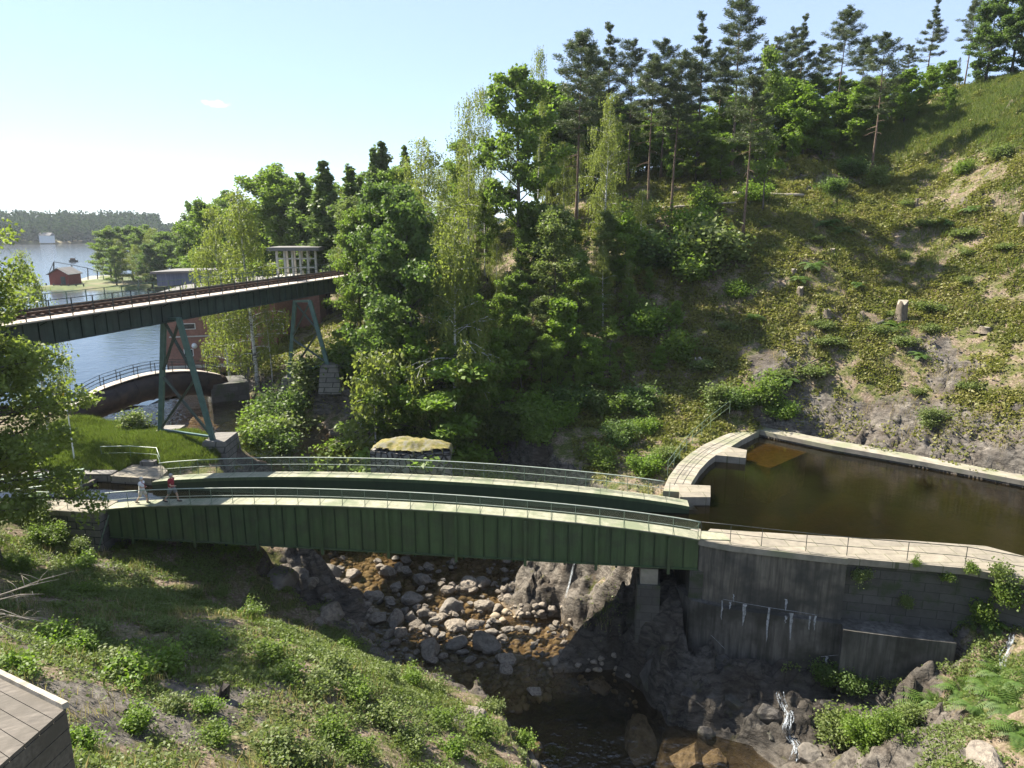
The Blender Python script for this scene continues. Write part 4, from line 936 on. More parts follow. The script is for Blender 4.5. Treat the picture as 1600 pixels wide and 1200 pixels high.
# ------------------------------------------------------------------ brick works building
bl = px(262, 580, Y=82); BX0 = bl.x; BX1 = px(448, 560, Y=88).x; BY0 = 82.0; BZ0 = -.8; BZ1 = 8.4
O = (BX0, BY0, 0); br = wthing('brick_building', 'red brick riverside works with grey roof and blue boarded clerestory', 'building', O)
mb = MB(); mb.prism([(BX0, BY0), (BX1, BY0 + 3), (BX1, BY0 + 20), (BX0 - .8, BY0 + 17)], BZ0, BZ1); mb.build('wall', M['brick_red'], br, O)
def strip_on(name, mat, u0, v0, u1, v1, proud=.06, par=br):
    """flat panel set proud of the river facade"""
    a = px(u0, v1, Y=BY0 + 3 * ((px(u0, v1, Y=BY0 + .8).x - BX0) / (BX1 - BX0))); b = px(u1, v0, Y=BY0 + 3 * ((px(u1, v0, Y=BY0 + .8).x - BX0) / (BX1 - BX0)))
    ya = BY0 + 3 * (a.x - BX0) / (BX1 - BX0); yb = BY0 + 3 * (b.x - BX0) / (BX1 - BX0)
    mb = MB(); mb.hexa([(a.x, ya - proud, a.z), (b.x, yb - proud, a.z), (b.x, yb + .05, a.z), (a.x, ya + .05, a.z)], [(a.x, ya - proud, b.z), (b.x, yb - proud, b.z), (b.x, yb + .05, b.z), (a.x, ya + .05, b.z)])
    return mb.build(name, M[mat], par, O)
strip_on('stone_band', 'plaster', 264, 521, 448, 526, .07)
strip_on('stone_band', 'plaster', 264, 568, 448, 572, .07)
for u in (288, 318, 352, 386, 420):
    w_ = strip_on('window', 'white_paint', u, 545, u + 14, 557, .05); strip_on('pane', 'glass_dark', u + 1, 546, u + 13, 556, .065, w_)
for u in (285, 330, 380, 424):
    w_ = strip_on('window', 'white_paint', u, 505, u + 20, 515, .05); strip_on('pane', 'glass_dark', u + 1, 506, u + 19, 514, .065, w_)
lp = px(305, 540, Y=BY0 + .3); mb = MB()
for k in range(7):
    pass
mb.tube([lp + Vector((0, .3, 0)), lp + Vector((0, -.15, 0)), lp + Vector((0, -.18, 0))], [.05, .30, .34], 12); mb.tube([lp + Vector((0, -.18, 0)), lp + Vector((0, -.36, 0)), lp + Vector((0, -.48, 0))], [.34, .28, .05], 12); mb.build('globe_lamp', M['white_paint'], br, O, True)
mb = MB(); mb.prism([(BX0 - .5, BY0 - .5), (BX1 + .4, BY0 + 2.6), (BX1 + .4, BY0 + 20.4), (BX0 - 1.2, BY0 + 17.4)], [BZ1 + .004] * 4, [BZ1 + .3, BZ1 + .3, BZ1 + .9, BZ1 + .9]); mb.build('roof', M['roof_felt'], br, O)
cA = px(246, 446, Y=91); cB = px(246, 428, Y=91); cC = px(333, 426, Y=95)
mb = MB(); mb.prism([(cA.x, 91), (cC.x, 95), (cC.x, 99), (cA.x, 97)], BZ1 + .34, cB.z); cl = mb.build('clerestory', M['blue_board'], br, O)
mb = MB(); mb.prism([(cA.x - .5, 90.4), (cC.x + .4, 94.5), (cC.x + .4, 99.6), (cA.x - .5, 97.6)], cB.z + .004, cB.z + .28); mb.build('clerestory_roof', M['roof_felt'], cl, O)
mb = MB(); mb.prism([(BX0 - 1.9, BY0 + 4), (BX0 - .3, BY0 + 3.6), (BX0 - .3, BY0 + 10), (BX0 - 2.2, BY0 + 10)], px(240, 556, Y=BY0 + 4).z, px(240, 519, Y=BY0 + 4).z); mb.build('timber_bay', M['deck_wood'], br, O)
# concrete pavilion on the roofs
pz0 = px(460, 432, Y=92).z; pz1 = px(460, 392, Y=92).z; xA = px(430, 410, Y=92).x; xB = px(492, 410, Y=92).x; O = (xA, 92, BZ0)
pv = wthing('roof_pavilion', 'open concrete framed tower top with flat slab roof above the bridge railing', 'tower', O)
mb = MB(); mb.prism([(xA, 92), (xB, 93), (xB - .3, 97.5), (xA - .3, 96.5)], BZ0, pz0 - .4); mb.build('tower_wall', M['brick_red'], pv, O)
mb = MB(); mb.prism([(xA - .3, 91.7), (xB + .3, 92.7), (xB, 97.8), (xA - .6, 96.8)], pz0 - .396, pz0); mb.build('floor_slab', M['plaster'], pv, O)
mb = MB(); mb.prism([(xA - .7, 91.2), (xB + .5, 92.2), (xB + .2, 98.2), (xA - 1.0, 97.2)], pz1, pz1 + .45); mb.build('roof_slab', M['roof_felt'], pv, O)
for i in range(6):
    f = i / 5; x = xA + .2 + (xB - xA - .4) * f; y = 92.2 + f
    for yo in (0, 4.2):
        mb = MB(); mb.box((x, y + yo, (pz0 + pz1) / 2), (.26, .26, pz1 - pz0 - .006)); mb.build('column', M['plaster'], pv, O)
mb = MB(); mb.bar((xA + .2, 92.02, pz0 + 1.1), (xB - .2, 93.02, pz0 + 1.1), .1, .18); mb.bar((xA + .2, 92.02, pz1 - 1.0), (xB - .2, 93.02, pz1 - 1.0), .1, .18); mb.build('beam', M['plaster'], pv, O)
# ------------------------------------------------------------------ lakeside: red boathouse, jetty, mast frame, boat, far cottage
c0 = px(93, 444, z=LAKE_Z + .9); O = (c0.x, c0.y, LAKE_Z)
bh = wthing('boathouse', 'small dark red wooden boathouse with low gable roof at the lake edge', 'shed', O)
mb = MB(); hw = 2.7; mb.prism([(O[0] - hw, O[1]), (O[0] + hw, O[1]), (O[0] + hw, O[1] + 6), (O[0] - hw, O[1] + 6)], LAKE_Z - .5, LAKE_Z + 3.6)
mb.add([(O[0] - hw, O[1], LAKE_Z + 3.6), (O[0] + hw, O[1], LAKE_Z + 3.6), (O[0], O[1], LAKE_Z + 5.2)], [(0, 1, 2)]); mb.build('wall', M['red_wood'], bh, O)
mb = MB()
for s in (-1, 1):
    a = (O[0] + s * 3.1, O[1] - .5, LAKE_Z + 3.45); b = (O[0], O[1] - .5, LAKE_Z + 5.3); mb.hexa([a, b, (b[0], O[1] + 6.5, b[2]), (a[0], O[1] + 6.5, a[2])], [(p[0], p[1], p[2] + .15) for p in (a, b, (b[0], O[1] + 6.5, b[2]), (a[0], O[1] + 6.5, a[2]))])
mb.build('roof', M['roof_felt'], bh, O)
mb = MB(); mb.box((O[0] + 1.2, O[1] - .03, LAKE_Z + 1.9), (1.3, .06, 2.2)); mb.build('door', M['steel_dark'], bh, O)
p0 = px(70, 447, z=LAKE_Z + .4); p1 = px(140, 449, z=LAKE_Z + .4); O = p0
t = wthing('jetty', 'low timber jetty on posts reaching from the beach below the boathouse', 'jetty', p0)
mb = MB(); mb.bar(p0, p1, 2.0, .25); mb.build('deck', M['deck_wood'], t, O)
for k in range(6): a = p0.lerp(p1, (k + .5) / 6); mb = MB(); mb.bar(a + Vector((0, -.9, -3)), a + Vector((0, -.9, .9)), .25); mb.build('post', M['wood_grey'], t, O)
m0 = px(84, 438, z=LAKE_Z + .9); O = m0; top = px(84, 409, Y=m0.y)
t = wthing('mast_frame', 'tall mast with cables slung across to the beach beside the red boathouse', 'mast', m0)
mb = MB(); mb.bar(m0, top, .28); mb.bar(px(76, 428, Y=m0.y), top, .14); mb.build('mast', M['steel_dark'], t, O)
mb = MB(); e1 = px(112, 414, Y=m0.y + 1); e2 = px(137, 419, Y=m0.y + 2); e3 = px(152, 424, Y=m0.y + 3); mb.tube([top, e1, e2, e3], .09, 4); mb.build('cable', M['steel_dark'], t, O)
for e, vb in ((e1, 434), (e2, 432), (e3, 431)): u_, _ = proj(e); b_ = px(u_, vb, Y=e.y); mb = MB(); mb.bar(b_ - Vector((0, 0, 1)), e, .22); mb.build('post', M['steel_dark'], t, O)
bo = px(115, 409, z=LAKE_Z); O = bo
t = wthing('motor_boat', 'small dark cabin boat out on the glittering lake', 'boat', bo)
mb = MB(); hull = [(-2.2, 0), (-1.9, -.8), (1.0, -.85), (2.4, 0), (1.0, .85), (-1.9, .8)]
mb.hexa([(bo.x + a * .85, bo.y + b * .7, LAKE_Z - .2) for a, b in hull], [(bo.x + a, bo.y + b, LAKE_Z + .75) for a, b in hull]); mb.build('hull', M['steel_dark'], t, O)
mb = MB(); mb.prism([(bo.x - 1.2, bo.y - .6), (bo.x + .7, bo.y - .6), (bo.x + .7, bo.y + .6), (bo.x - 1.2, bo.y + .6)], LAKE_Z + .75, LAKE_Z + 1.7); mb.build('cabin', M['rust'], t, O)
fc = px(70, 373.5, Y=640); fc.z = 3.5; O = fc
t = wthing('cottage', 'tiny pale cottage on the far wooded shore', 'house', fc)
mb = MB(); mb.prism([(fc.x - 5, fc.y), (fc.x + 5, fc.y), (fc.x + 5, fc.y + 6), (fc.x - 5, fc.y + 6)], 0, 6.5); mb.build('wall', M['white_paint'], t, O)
mb = MB(); mb.hexa([(fc.x - 5.5, fc.y - .5, 6.5), (fc.x + 5.5, fc.y - .5, 6.5), (fc.x + 5.5, fc.y + 6.5, 6.5), (fc.x - 5.5, fc.y + 6.5, 6.5)], [(fc.x - 5.5, fc.y + 2.8, 9), (fc.x + 5.5, fc.y + 2.8, 9), (fc.x + 5.5, fc.y + 3.2, 9), (fc.x - 5.5, fc.y + 3.2, 9)]); mb.build('roof', M['roof_felt'], t, O)
# pale sandy beach beside the spit
bq = [px(u, v, z=LAKE_Z + .25) for u, v in ((118, 448), (168, 446), (170, 430), (142, 431), (120, 438))]
mb = MB(); mb.prism([(p.x, p.y) for p in bq], LAKE_Z - 1.5, LAKE_Z + .25); mb.build('beach', M['concrete_top'])['kind'] = 'structure'
# ------------------------------------------------------------------ weathered timber at the lower left
W0 = px(104, 1112, Y=5.4)                                # outer top corner
Wl = px(0, 1172, Y=4.75); Wr = px(0, 1060, Y=6.4)
dl = (Wl - W0); dl.z = 0; dl.normalize(); dr = (Wr - W0); dr.normalize()
O = W0
t = wthing('timber_box', 'weathered grey plank parapet corner jutting in at the lower left edge', 'parapet', O)
dn = Vector((0, 0, -1)); a = W0; L = 2.6
nrm = dl.cross(dn).normalized()
for k in range(4):
    o0 = a + dn * (.155 * k + .006); th = nrm * .035
    mb = MB(); mb.hexa([o0, o0 + dl * L, o0 + dl * L - th, o0 - th], [o0 + dn * .147, o0 + dl * L + dn * .147, o0 + dl * L + dn * .147 - th, o0 + dn * .147 - th]); mb.build('front_board', M['wood_grey'], t, O)
lw = 2.6
for k in range(5):
    w0_ = a + dl * (.15 * k) + Vector((0, 0, .003)); w1_ = a + dl * (.15 * k + .143) + Vector((0, 0, .003)); e = dr * lw; th = Vector((0, 0, .035))
    mb = MB(); mb.hexa([w0_, w1_, w1_ + e, w0_ + e], [w0_ + th, w1_ + th, w1_ + e + th, w0_ + e + th]); mb.build('top_board', M['wood_grey'], t, O)
mb = MB(); mb.bar(a + Vector((0, 0, .06)), a + dr * lw + Vector((0, 0, .06)), .05, .05); mb.build('edge_strip', M['wood_dead'], t, O)
for k in (0.12, 1.9):
    p_ = a + dl * k - nrm * .12 + dn * .3; mb = MB(); mb.bar(p_, Vector((p_.x, p_.y, gz(p_.x, p_.y) - .3)), .14); mb.build('post', M['wood_grey'], t, O)
# ------------------------------------------------------------------ plants: prototypes
def nrmz(a): return a / np.maximum(np.linalg.norm(a, axis=1, keepdims=True), 1e-9)
def leaf_quads(C, rs, l, w, up=.55, axis=None, ax_mix=0.0, fold=.18, var=.35):
    """diamond leaves at centres C; returns verts (4n,3), faces, per-leaf tint"""
    n = len(C); nn = nrmz(rs.normal(size=(n, 3)) + np.array([0, 0, up]) * 1.4)
    t = rs.normal(size=(n, 3))
    if axis is not None: t = nrmz(t) * (1 - ax_mix) + axis * ax_mix
    t = nrmz(t - nn * (t * nn).sum(1, keepdims=True) * (1.0 if axis is None else .6))
    s = nrmz(np.cross(nn, t)); k = (1 + var * rs.uniform(-1, 1, (n, 1)))
    L = l * k * .5; W = w * k * .5
    V = np.stack([C - t * L, C + s * W + nn * W * fold, C + t * L, C - s * W + nn * W * fold], 1).reshape(-1, 3)
    return V, np.arange(4 * n).reshape(n, 4), rs.uniform(0, 1, n)
def leaves_mesh(name, C, rs, mat, l, w, parent, **kw):
    V, Fq, t = leaf_quads(np.asarray(C, float), rs, l, w, **kw)
    return raw_mesh(name, V, Fq, mat, parent, False, {'tint': ('FACE', t)})

def make_tree(kind, seed, H, cr, cb, nb, mat, bark, shape, elev, leaf=(.30, .18), nclump=7, nleaf=34, sig=.5, tr=.22, droop=0.0, strands=0, lean=.0, twist=.5, flat=.7, name='broadleaf_tree', up=.5, dead=0, top=1.0):
    """trunk with limbs, and a crown of leaf clumps along the limbs"""
    rs = np.random.RandomState(seed); rd = random.Random(seed)
    root = empty(name, (0, 0, -60 - 0 * seed))
    tb = MB(); n = 9; ph = rd.uniform(0, 6.3); pts = []
    for i in range(n + 1):
        f = i / n; pts.append(Vector((math.cos(ph) * lean * H * f * f + twist * .25 * math.sin(f * 5 + ph) * f, math.sin(ph) * lean * H * f * f + twist * .25 * math.cos(f * 4 + ph) * f, H * top * f - (.4 if i == 0 else 0))))
    tb.tube(pts, [tr * (1 - .93 * (i / n)) * (1.5 if i == 0 else 1) for i in range(n + 1)], 7)
    def tpt(f): s = f * n; i = min(int(s), n - 1); return pts[i].lerp(pts[i + 1], s - i)
    C = []; W = []
    for b in range(nb):
        if rd.random() < .12: continue
        f = cb + (1 - cb) * ((b + rd.random()) / nb) ** .9; f = min(f, .985); t = (f - cb) / (1 - cb)
        az = b * 2.39996 + rd.uniform(-.5, .5); ln = cr * shape(t) * rd.uniform(.5, 1.22); el = elev(t) + rd.uniform(-.18, .18)
        p0 = tpt(f); d = Vector((math.cos(az) * math.cos(el), math.sin(az) * math.cos(el), math.sin(el))); P = [p0]; m = 5
        for i in range(m):
            d = (d + Vector((rd.uniform(-.16, .16), rd.uniform(-.16, .16), rd.uniform(-.12, .12) - droop / m))).normalized(); P.append(P[-1] + d * ln / m)
        tb.tube(P, [max(.015, tr * .30 * (1 - f * .6) * (1 - .85 * i / m)) for i in range(m + 1)], 4, False)
        br = [P]
        for k in range(3):
            j = rd.randint(1, 4); q = P[j]; dd = (P[j + 1] - P[j]).normalized(); az2 = rd.choice((-1, 1)) * rd.uniform(.5, 1.1)
            d2 = Matrix.Rotation(az2, 3, 'Z') @ dd; d2.z += rd.uniform(-.15, .3); d2.normalize(); ln2 = ln * rd.uniform(.25, .5); q2 = q + d2 * ln2 * .5; q3 = q2 + (d2 + Vector((0, 0, -droop * .5))).normalized() * ln2 * .5
            tb.tube([q, q2, q3], [tr * .09, tr * .06, .012], 3, False); br.append([q, q2, q3])
        wl_ = min(1.0, max(.26, ln / (.55 * cr)))
        for P_ in br:
            for k in range(nclump if P_ is P else max(1, nclump // 3)):
                s = (.35 + .65 * math.sqrt(rd.random())) if P_ is P else rd.uniform(.4, 1); s *= (len(P_) - 1); i = min(int(s), len(P_) - 2); c = P_[i].lerp(P_[i + 1], s - i)
                C.append(c + Vector((rd.gauss(0, .12), rd.gauss(0, .12), rd.gauss(0, .1)))); W.append((.6 + .6 * rd.random()) * wl_)
    C = np.array([tuple(c) for c in C]); W = np.array(W); out = []; ax = []
    if strands:
        for c, w_ in zip(C, W):
            for s in range(strands):
                o = rs.normal(0, sig, 3) * (1, 1, .5); L_ = rs.uniform(.7, 2.2) * w_ * (H / 20); k = int(L_ / .13)
                z = np.linspace(0, 1, k) if k > 1 else np.zeros(1); sway = rs.normal(0, .12, 2)
                out.append(c + o + np.stack([z * sway[0], z * sway[1], -z * L_], 1) + rs.normal(0, .045, (len(z), 3)))
        out = np.concatenate(out)
        leaves_mesh('crown', out, rs, mat, leaf[0], leaf[1], root, up=.1, axis=np.tile([0, 0, -1.], (len(out), 1)), ax_mix=.55)
    else:
        for c, w_ in zip(C, W):
            k = int(nleaf * w_); o = rs.normal(0, 1, (k, 3)); o = o / np.maximum(np.linalg.norm(o, axis=1, keepdims=True), 1e-6) * (rs.uniform(.15, 1, (k, 1)) ** .5); o = o * sig * w_ * 1.5; o[:, 2] *= flat; out.append(c + o); ax.append(o)
        out = np.concatenate(out)
        if kind == 'pine':
            a = nrmz(np.concatenate(ax) + np.array([0, 0, .15])); leaves_mesh('crown', out, rs, mat, leaf[0], leaf[1], root, up=.7, axis=a, ax_mix=.7)
        else: leaves_mesh('crown', out, rs, mat, leaf[0], leaf[1], root, up=up)
    if dead:
        for k in range(dead):
            f = rd.uniform(.3, cb); p = tpt(f); az = rd.uniform(0, 6.28); d = Vector((math.cos(az), math.sin(az), rd.uniform(-.3, .1))); tb.tube([p, p + d * rd.uniform(.5, 1.6), p + d * rd.uniform(1.7, 2.6) + Vector((0, 0, -.3))], [.05, .035, .01], 4, False)
    tb.build('trunk', bark, root, None, True)
    root['h'] = H
    return root
dome = lambda t: math.sin(math.pi * (.18 + .78 * t)) ** .7
cone = lambda t: max(.12, 1 - t) ** .8
egg = lambda t: (math.sin(math.pi * min(1, .12 + .9 * t ** .75)) ** .8) * .95 + .08
tall = lambda t: max(.18, math.sin(math.pi * (.1 + .85 * t)) ** .55)
pinef = lambda t: .35 + .65 * math.sin(math.pi * min(1, .2 + .8 * t)) if t < .9 else .35
def up_(a, b): return lambda t: a + (b - a) * t
PR = {}
PR['birch'] = [make_tree('birch', 11 + i, 20, 3.6, .16, 46, M['lf_birch'], M['bark_birch'], egg, up_(.5, 1.0), (.20, .13), 5, 0, .42, .19, .7, 5, .01, name='weeping_birch') for i in range(3)]
PR['thin_birch'] = [make_tree('birch', 31 + i, 20, 2.4, .38, 26, M['lf_birch'], M['bark_birch'], tall, up_(.6, 1.1), (.19, .12), 4, 0, .36, .15, .5, 3, .02, name='slender_birch') for i in range(2)]
PR['aspen'] = [make_tree('broad', 41 + i, 20, 4.9, .30, 46, M['lf_broad'], M['bark_grey'], dome, up_(.35, 1.05), (.30, .24), 8, 30, .50, .30, 0, name='aspen_tree') for i in range(2)]
PR['poplar'] = [make_tree('broad', 51 + i, 20, 4.2, .07, 74, M['lf_poplar'], M['bark_grey'], lambda t: max(.1, (1 - t) ** .75) * (.55 + .45 * min(1, t * 5)), up_(.75, 1.25), (.30, .22), 8, 34, .42, .25, -.25, name='poplar_tree', flat=1.1) for i in range(3)]
PR['broad'] = [make_tree('broad', 61 + i, 16, 4.6, .12, 58, M['lf_broad'], M['bark_grey'], tall, up_(.2, 1.1), (.30, .21), 8, 34, .50, .22, .15, name='leafy_tree') for i in range(3)]
PR['dark'] = [make_tree('broad', 71 + i, 16, 4.8, .10, 64, M['lf_dark'], M['bark_grey'], tall, up_(.1, 1.1), (.30, .22), 8, 36, .50, .25, .2, name='maple_tree') for i in range(2)]
PR['sapling'] = [make_tree('broad', 81 + i, 12, 2.6, .22, 34, M['lf_broad'] if i else M['lf_shrub'], M['bark_grey'], tall, up_(.4, 1.15), (.25, .15), 6, 26, .42, .10, .05, name='sapling') for i in range(3)]
PR['bright'] = [make_tree('broad', 91 + i, 9, 2.7, .10, 38, M['lf_bright'], M['bark_grey'], dome, up_(.4, 1.15), (.28, .2), 6, 28, .45, .11, 0, name='young_maple') for i in range(3)]
PR['pine'] = [make_tree('pine', 101 + i, 24, 4.2, (.48, .40, .55, .44)[i], 46, M['needle'], M['bark_pine'], pinef if i != 1 else cone, up_(-.05, .8), (.44, .075), 9, 32, .48, .24, -.15, name='pine_tree', flat=.45, dead=7, twist=.8) for i in range(4)]
PR['spruce'] = [make_tree('pine', 121, 22, 3.6, .10, 90, M['needle'], M['bark_pine'], cone, up_(-.25, .5), (.40, .075), 7, 36, .36, .22, .15, name='spruce_tree', flat=.45)]
PR['layer'] = [make_tree('broad', 131, 9, 6.6, .10, 44, M['lf_bright'], M['bark_grey'], lambda t: .35 + .65 * (1 - t) ** .7, up_(-.02, .8), (.30, .2), 10, 34, .55, .16, .45, name='elm_tree', flat=.28, up=1.4), make_tree('broad', 133, 9, 6.0, .10, 40, M['lf_broad'], M['bark_grey'], lambda t: .4 + .6 * (1 - t) ** .7, up_(.05, .9), (.28, .19), 10, 32, .55, .14, .4, name='elm_tree', flat=.35, up=1.2)]
PR['hang'] = [make_tree('birch', 141, 9, 1.2, .30, 16, M['lf_birch'], M['bark_birch'], tall, up_(.5, .9), (.2, .13), 5, 0, .25, .07, .9, 5, .10, name='drooping_birch')]
def make_shrub(seed, h, r, mat, bark, nst=9, nleaf=150, leaf=(.11, .075), name='shrub', flat=.8, sig=.17):
    rs = np.random.RandomState(seed); rd = random.Random(seed); root = empty(name, (0, 0, -60)); tb = MB(); out = []
    for s in range(nst):
        az = s * 2.4 + rd.uniform(-.4, .4); el = rd.uniform(.6, 1.45); L = h * rd.uniform(.7, 1.1); d = Vector((math.cos(az) * math.cos(el) * r / h * 1.2, math.sin(az) * math.cos(el) * r / h * 1.2, math.sin(el))); P = [Vector((rd.gauss(0, .05), rd.gauss(0, .05), -.1))]
        for i in range(4): d = d + Vector((rd.uniform(-.2, .2), rd.uniform(-.2, .2), -.05)); P.append(P[-1] + d * L / 4)
        tb.tube(P, [.022 * h, .018 * h, .013 * h, .009 * h, .004 * h], 4, False)
        for k in range(6):
            f = rd.uniform(.8, 4); i = min(int(f), 3); c = P[i].lerp(P[i + 1], f - i); m = nleaf // 6; o = rs.normal(0, sig * h, (m, 3)); o[:, 2] *= flat; out.append(np.array(tuple(c)) + o)
    out = np.concatenate(out); out = out[out[:, 2] > 0]
    tb.build('stem', bark, root); leaves_mesh('foliage', out, rs, mat, leaf[0], leaf[1], root, up=.9); return root
SH = [make_shrub(201 + i, 1.0, .7, (M['lf_shrub'], M['lf_bright'], M['lf_broad'], M['lf_shrub'], M['lf_broad'])[i], M['bark_grey'], 11, 170, (.115, .08)) for i in range(5)]
BU = [make_shrub(221 + i, 3.0, 2.2, (M['lf_broad'], M['lf_shrub'], M['lf_dark'], M['lf_bright'])[i], M['bark_grey'], 16, 260, (.26, .17), 'bush', .9, .15) for i in range(4)]
def make_fern(seed, r=1.15, nf=24, mat=None):
    rs = np.random.RandomState(seed); rd = random.Random(seed); V = []; Fq = []
    for k in range(nf):
        az = k * 2.4 + rd.uniform(-.3, .3); L = r * rd.uniform(.75, 1.15); el = rd.uniform(.6, 1.3); P = []; d = Vector((math.cos(az) * math.cos(el), math.sin(az) * math.cos(el), math.sin(el))); p = Vector((0, 0, 0)); m = 17
        for i in range(m): P.append(p.copy()); p = p + d * L / m; d = (d + Vector((math.cos(az) * .05, math.sin(az) * .05, -.115))).normalized()
        side = Vector((-math.sin(az), math.cos(az), 0))
        for i in range(1, m - 1):
            w = L * .19 * math.sin(math.pi * (i / m) ** .7) + .01; t = (P[i + 1] - P[i]) * .95
            for s in (1, -1):
                b = len(V); q = P[i]; tip = q + side * s * w + t * .9 + Vector((0, 0, -w * .15)); V += [tuple(q), tuple(q + t * .45), tuple(tip), tuple(q + side * s * w * .5 + t * .12 + Vector((0, 0, .01)))]; Fq.append((b, b + 1, b + 2, b + 3))
    o = raw_mesh('fern', V, Fq, mat or M['lf_fern'], None, False, {'tint': ('FACE', np.random.RandomState(seed).uniform(0, 1, len(Fq)))}); o.location = (0, 0, -60); return o
FE = [make_fern(301 + i) for i in range(3)]
PROTO_ALL = [o for L in PR.values() for o in L] + SH + BU + FE
_rz = random.Random(99)
def plant(proto, x, y, s=1.0, label=None, cat='tree', group=None, z=None, sxy=None, rz=None, sink=.15):
    o = copy_tree(proto); o.location = (x, y, (gz(x, y) if z is None else z) - sink * min(1, s)); o.rotation_euler = (_rz.uniform(-.03, .03), _rz.uniform(-.03, .03), _rz.uniform(0, 6.28) if rz is None else rz)
    o.scale = (s * (sxy or 1), s * (sxy or 1), s); tag(o, label, cat, group); return o
def tree(kind, idx, u, vtop, Y, label=None, group=None, wide=1.0, cat='tree', rz=None):
    """a tree whose top stands at picture row vtop, at depth Y"""
    P = px(u, vtop, Y=Y); L = PR[kind]; pr = L[idx % len(L)]; H = pr['h']
    z = gz(P.x, P.y) if (RMIN[0] < P.x < RMAX[0] and P.y < RMAX[1]) else float(far_height(np.array([P.x]), np.array([P.y]))[0])
    s = max(.15, (P.z - z) / (H * 1.0)); return plant(pr, P.x, P.y, s, label, cat, group, z, wide, rz)
T = tree
# --- named trees, left to right
T('birch', 0, 378, 292, 73, 'tall weeping birch with trailing yellow green twigs before the brick works', None, 1.15)
T('birch', 1, 335, 318, 77, 'weeping birch behind the trailing one at the left side of the brick works', None, .9)
T('thin_birch', 0, 415, 450, 72, 'slim white stemmed birch between the two bridge trestles', None, .8)
T('broad', 0, 420, 282, 112, 'round pale green tree on the skyline beyond the brick works', None, 1.3)
T('broad', 1, 447, 290, 108, 'pale broad tree beside the poplars beyond the brick works', None, 1.1)
T('poplar', 0, 500, 252, 98, 'tall dense poplar left of the concrete pavilion skyline', None, 1.7)
T('poplar', 1, 545, 262, 92, 'broad pointed poplar standing just right of the concrete pavilion', None, 1.9)
T('poplar', 2, 478, 270, 104, 'narrower poplar leaning against the tall dense one', None, 1.6)
T('poplar', 1, 577, 232, 104, 'pointed leafy crown, first of three on the skyline above the poplars', None, 1.3)
T('poplar', 0, 603, 222, 106, 'dark pointed crown in the middle of the three on the skyline', None, 1.5)
T('poplar', 0, 630, 228, 104, 'small pointed leafy crown, last of three on the skyline', None, 1.2)
T('dark', 0, 606, 312, 68, 'dense dark maple shading the gorge behind the trestle', None, 1.0)
T('dark', 1, 640, 360, 63, 'dark leafy maple beside the weeping birch over the gorge', None, .9)
T('broad', 2, 556, 345, 70, 'light edged maple at the right end of the railway bridge', None, .75)
T('birch', 2, 668, 218, 76, 'wide feathery birch on the slope left of the large aspen', None, 1.35)
T('birch', 0, 700, 330, 60.5, 'hanging weeping birch with golden twigs low over the gorge', None, .9)
T('thin_birch', 0, 727, 150, 80, 'thin birch rising alone left of the large aspen', None, 1.0)
T('thin_birch', 1, 756, 140, 82, 'second thin birch close against the large aspen', None, .8)
T('aspen', 0, 812, 120, 77, 'large round crowned aspen on a dark straight trunk at mid slope', None, 1.05)
T('thin_birch', 1, 842, 82, 90, 'sparse leaved birch top behind the large aspen', None, .7)
T('birch', 1, 950, 142, 78, 'slender birch with white lower trunk right of the large aspen', None, .85)
T('thin_birch', 0, 905, 215, 88, 'thin birch among the trunks right of the large aspen', None, .8)
T('sapling', 0, 868, 335, 70, 'pale leaved young tree in front of the aspen trunk', None, 1.3)
T('sapling', 1, 905, 405, 67.5, 'tall young tree in mid slope thicket above the aqueduct', None, 1.3)
T('sapling', 2, 790, 468, 65.5, 'silvery young tree left of the mid slope thicket', None, 1.4)
T('sapling', 0, 850, 470, 66, 'young tree standing between the silvery and tall saplings', None, 1.2)
T('sapling', 1, 985, 440, 70, 'dark young tree beside the bright round bush', None, 1.2)
T('bright', 0, 1060, 472, 68, 'bright green round young tree alone at the clearing edge', None, .9)
T('sapling', 1, 872, 545, 62.8, 'thin stemmed sapling at the foot of the wooded slope', None, .9)
T('sapling', 2, 905, 560, 62.3, 'second thin sapling at the foot of the wooded slope', None, .8)
T('sapling', 0, 795, 560, 63, 'twin stemmed sapling in shade at the foot of the slope', None, .9)
T('layer', 0, 672, 566, 58.6, 'spreading elm with bright layered boughs over the ruined stone pier', None, 1.0)
T('layer', 1, 640, 560, 62, 'dark elm behind the bright layered boughs', None, 1.0)
T('layer', 1, 735, 575, 61, 'dark spreading elm to the right of the layered boughs', None, 1.0)
T('hang', 0, 578, 548, 58.5, 'small golden birch spray drooping over the gorge', None, 1.2)
# pines on the ridge
pines = [(905, 56, 86, 0), (950, 38, 96, 1), (988, 66, 98, 3), (1022, 96, 86, 2), (1060, 92, 85, 0), (1042, 66, 97, 3), (1104, 22, 96, 1), (1160, -6, 94, 0), (1178, 118, 77.5, 2), (1213, 60, 104, 3), (1262, 24, 104, 1), (1322, 16, 99, 2), (1290, 70, 108, 3), (1384, 56, 89.5, 3), (1425, 72, 108, 0), (1462, 0, 106, 1), (1524, -2, 108, 3), (1545, 20, 112, 1), (1240, 50, 110, 0), (1355, 60, 110, 2), (928, 75, 102, 3), (1130, 80, 104, 2), (1080, 110, 100, 0)]
po = [T('pine', k, u, v, Y, None, 'tall pines along the ridge', 1.0) for u, v, Y, k in pines]
for o in po: o['category'] = 'tree'
rank_labels(po, 'tall bare stemmed pine on the wooded ridge, {o}', 'pine from the left')
T('spruce', 0, 1195, 62, 112, 'dark spruce top among the ridge pines', None, .7)
T('sapling', 1, 1210, 92, 81.5, 'very tall slim leafy tree below the ridge pines', None, .75)
T('thin_birch', 1, 1500, 90, 104, 'thin sparse tree left of the big dark maple on the hilltop', None, .8)
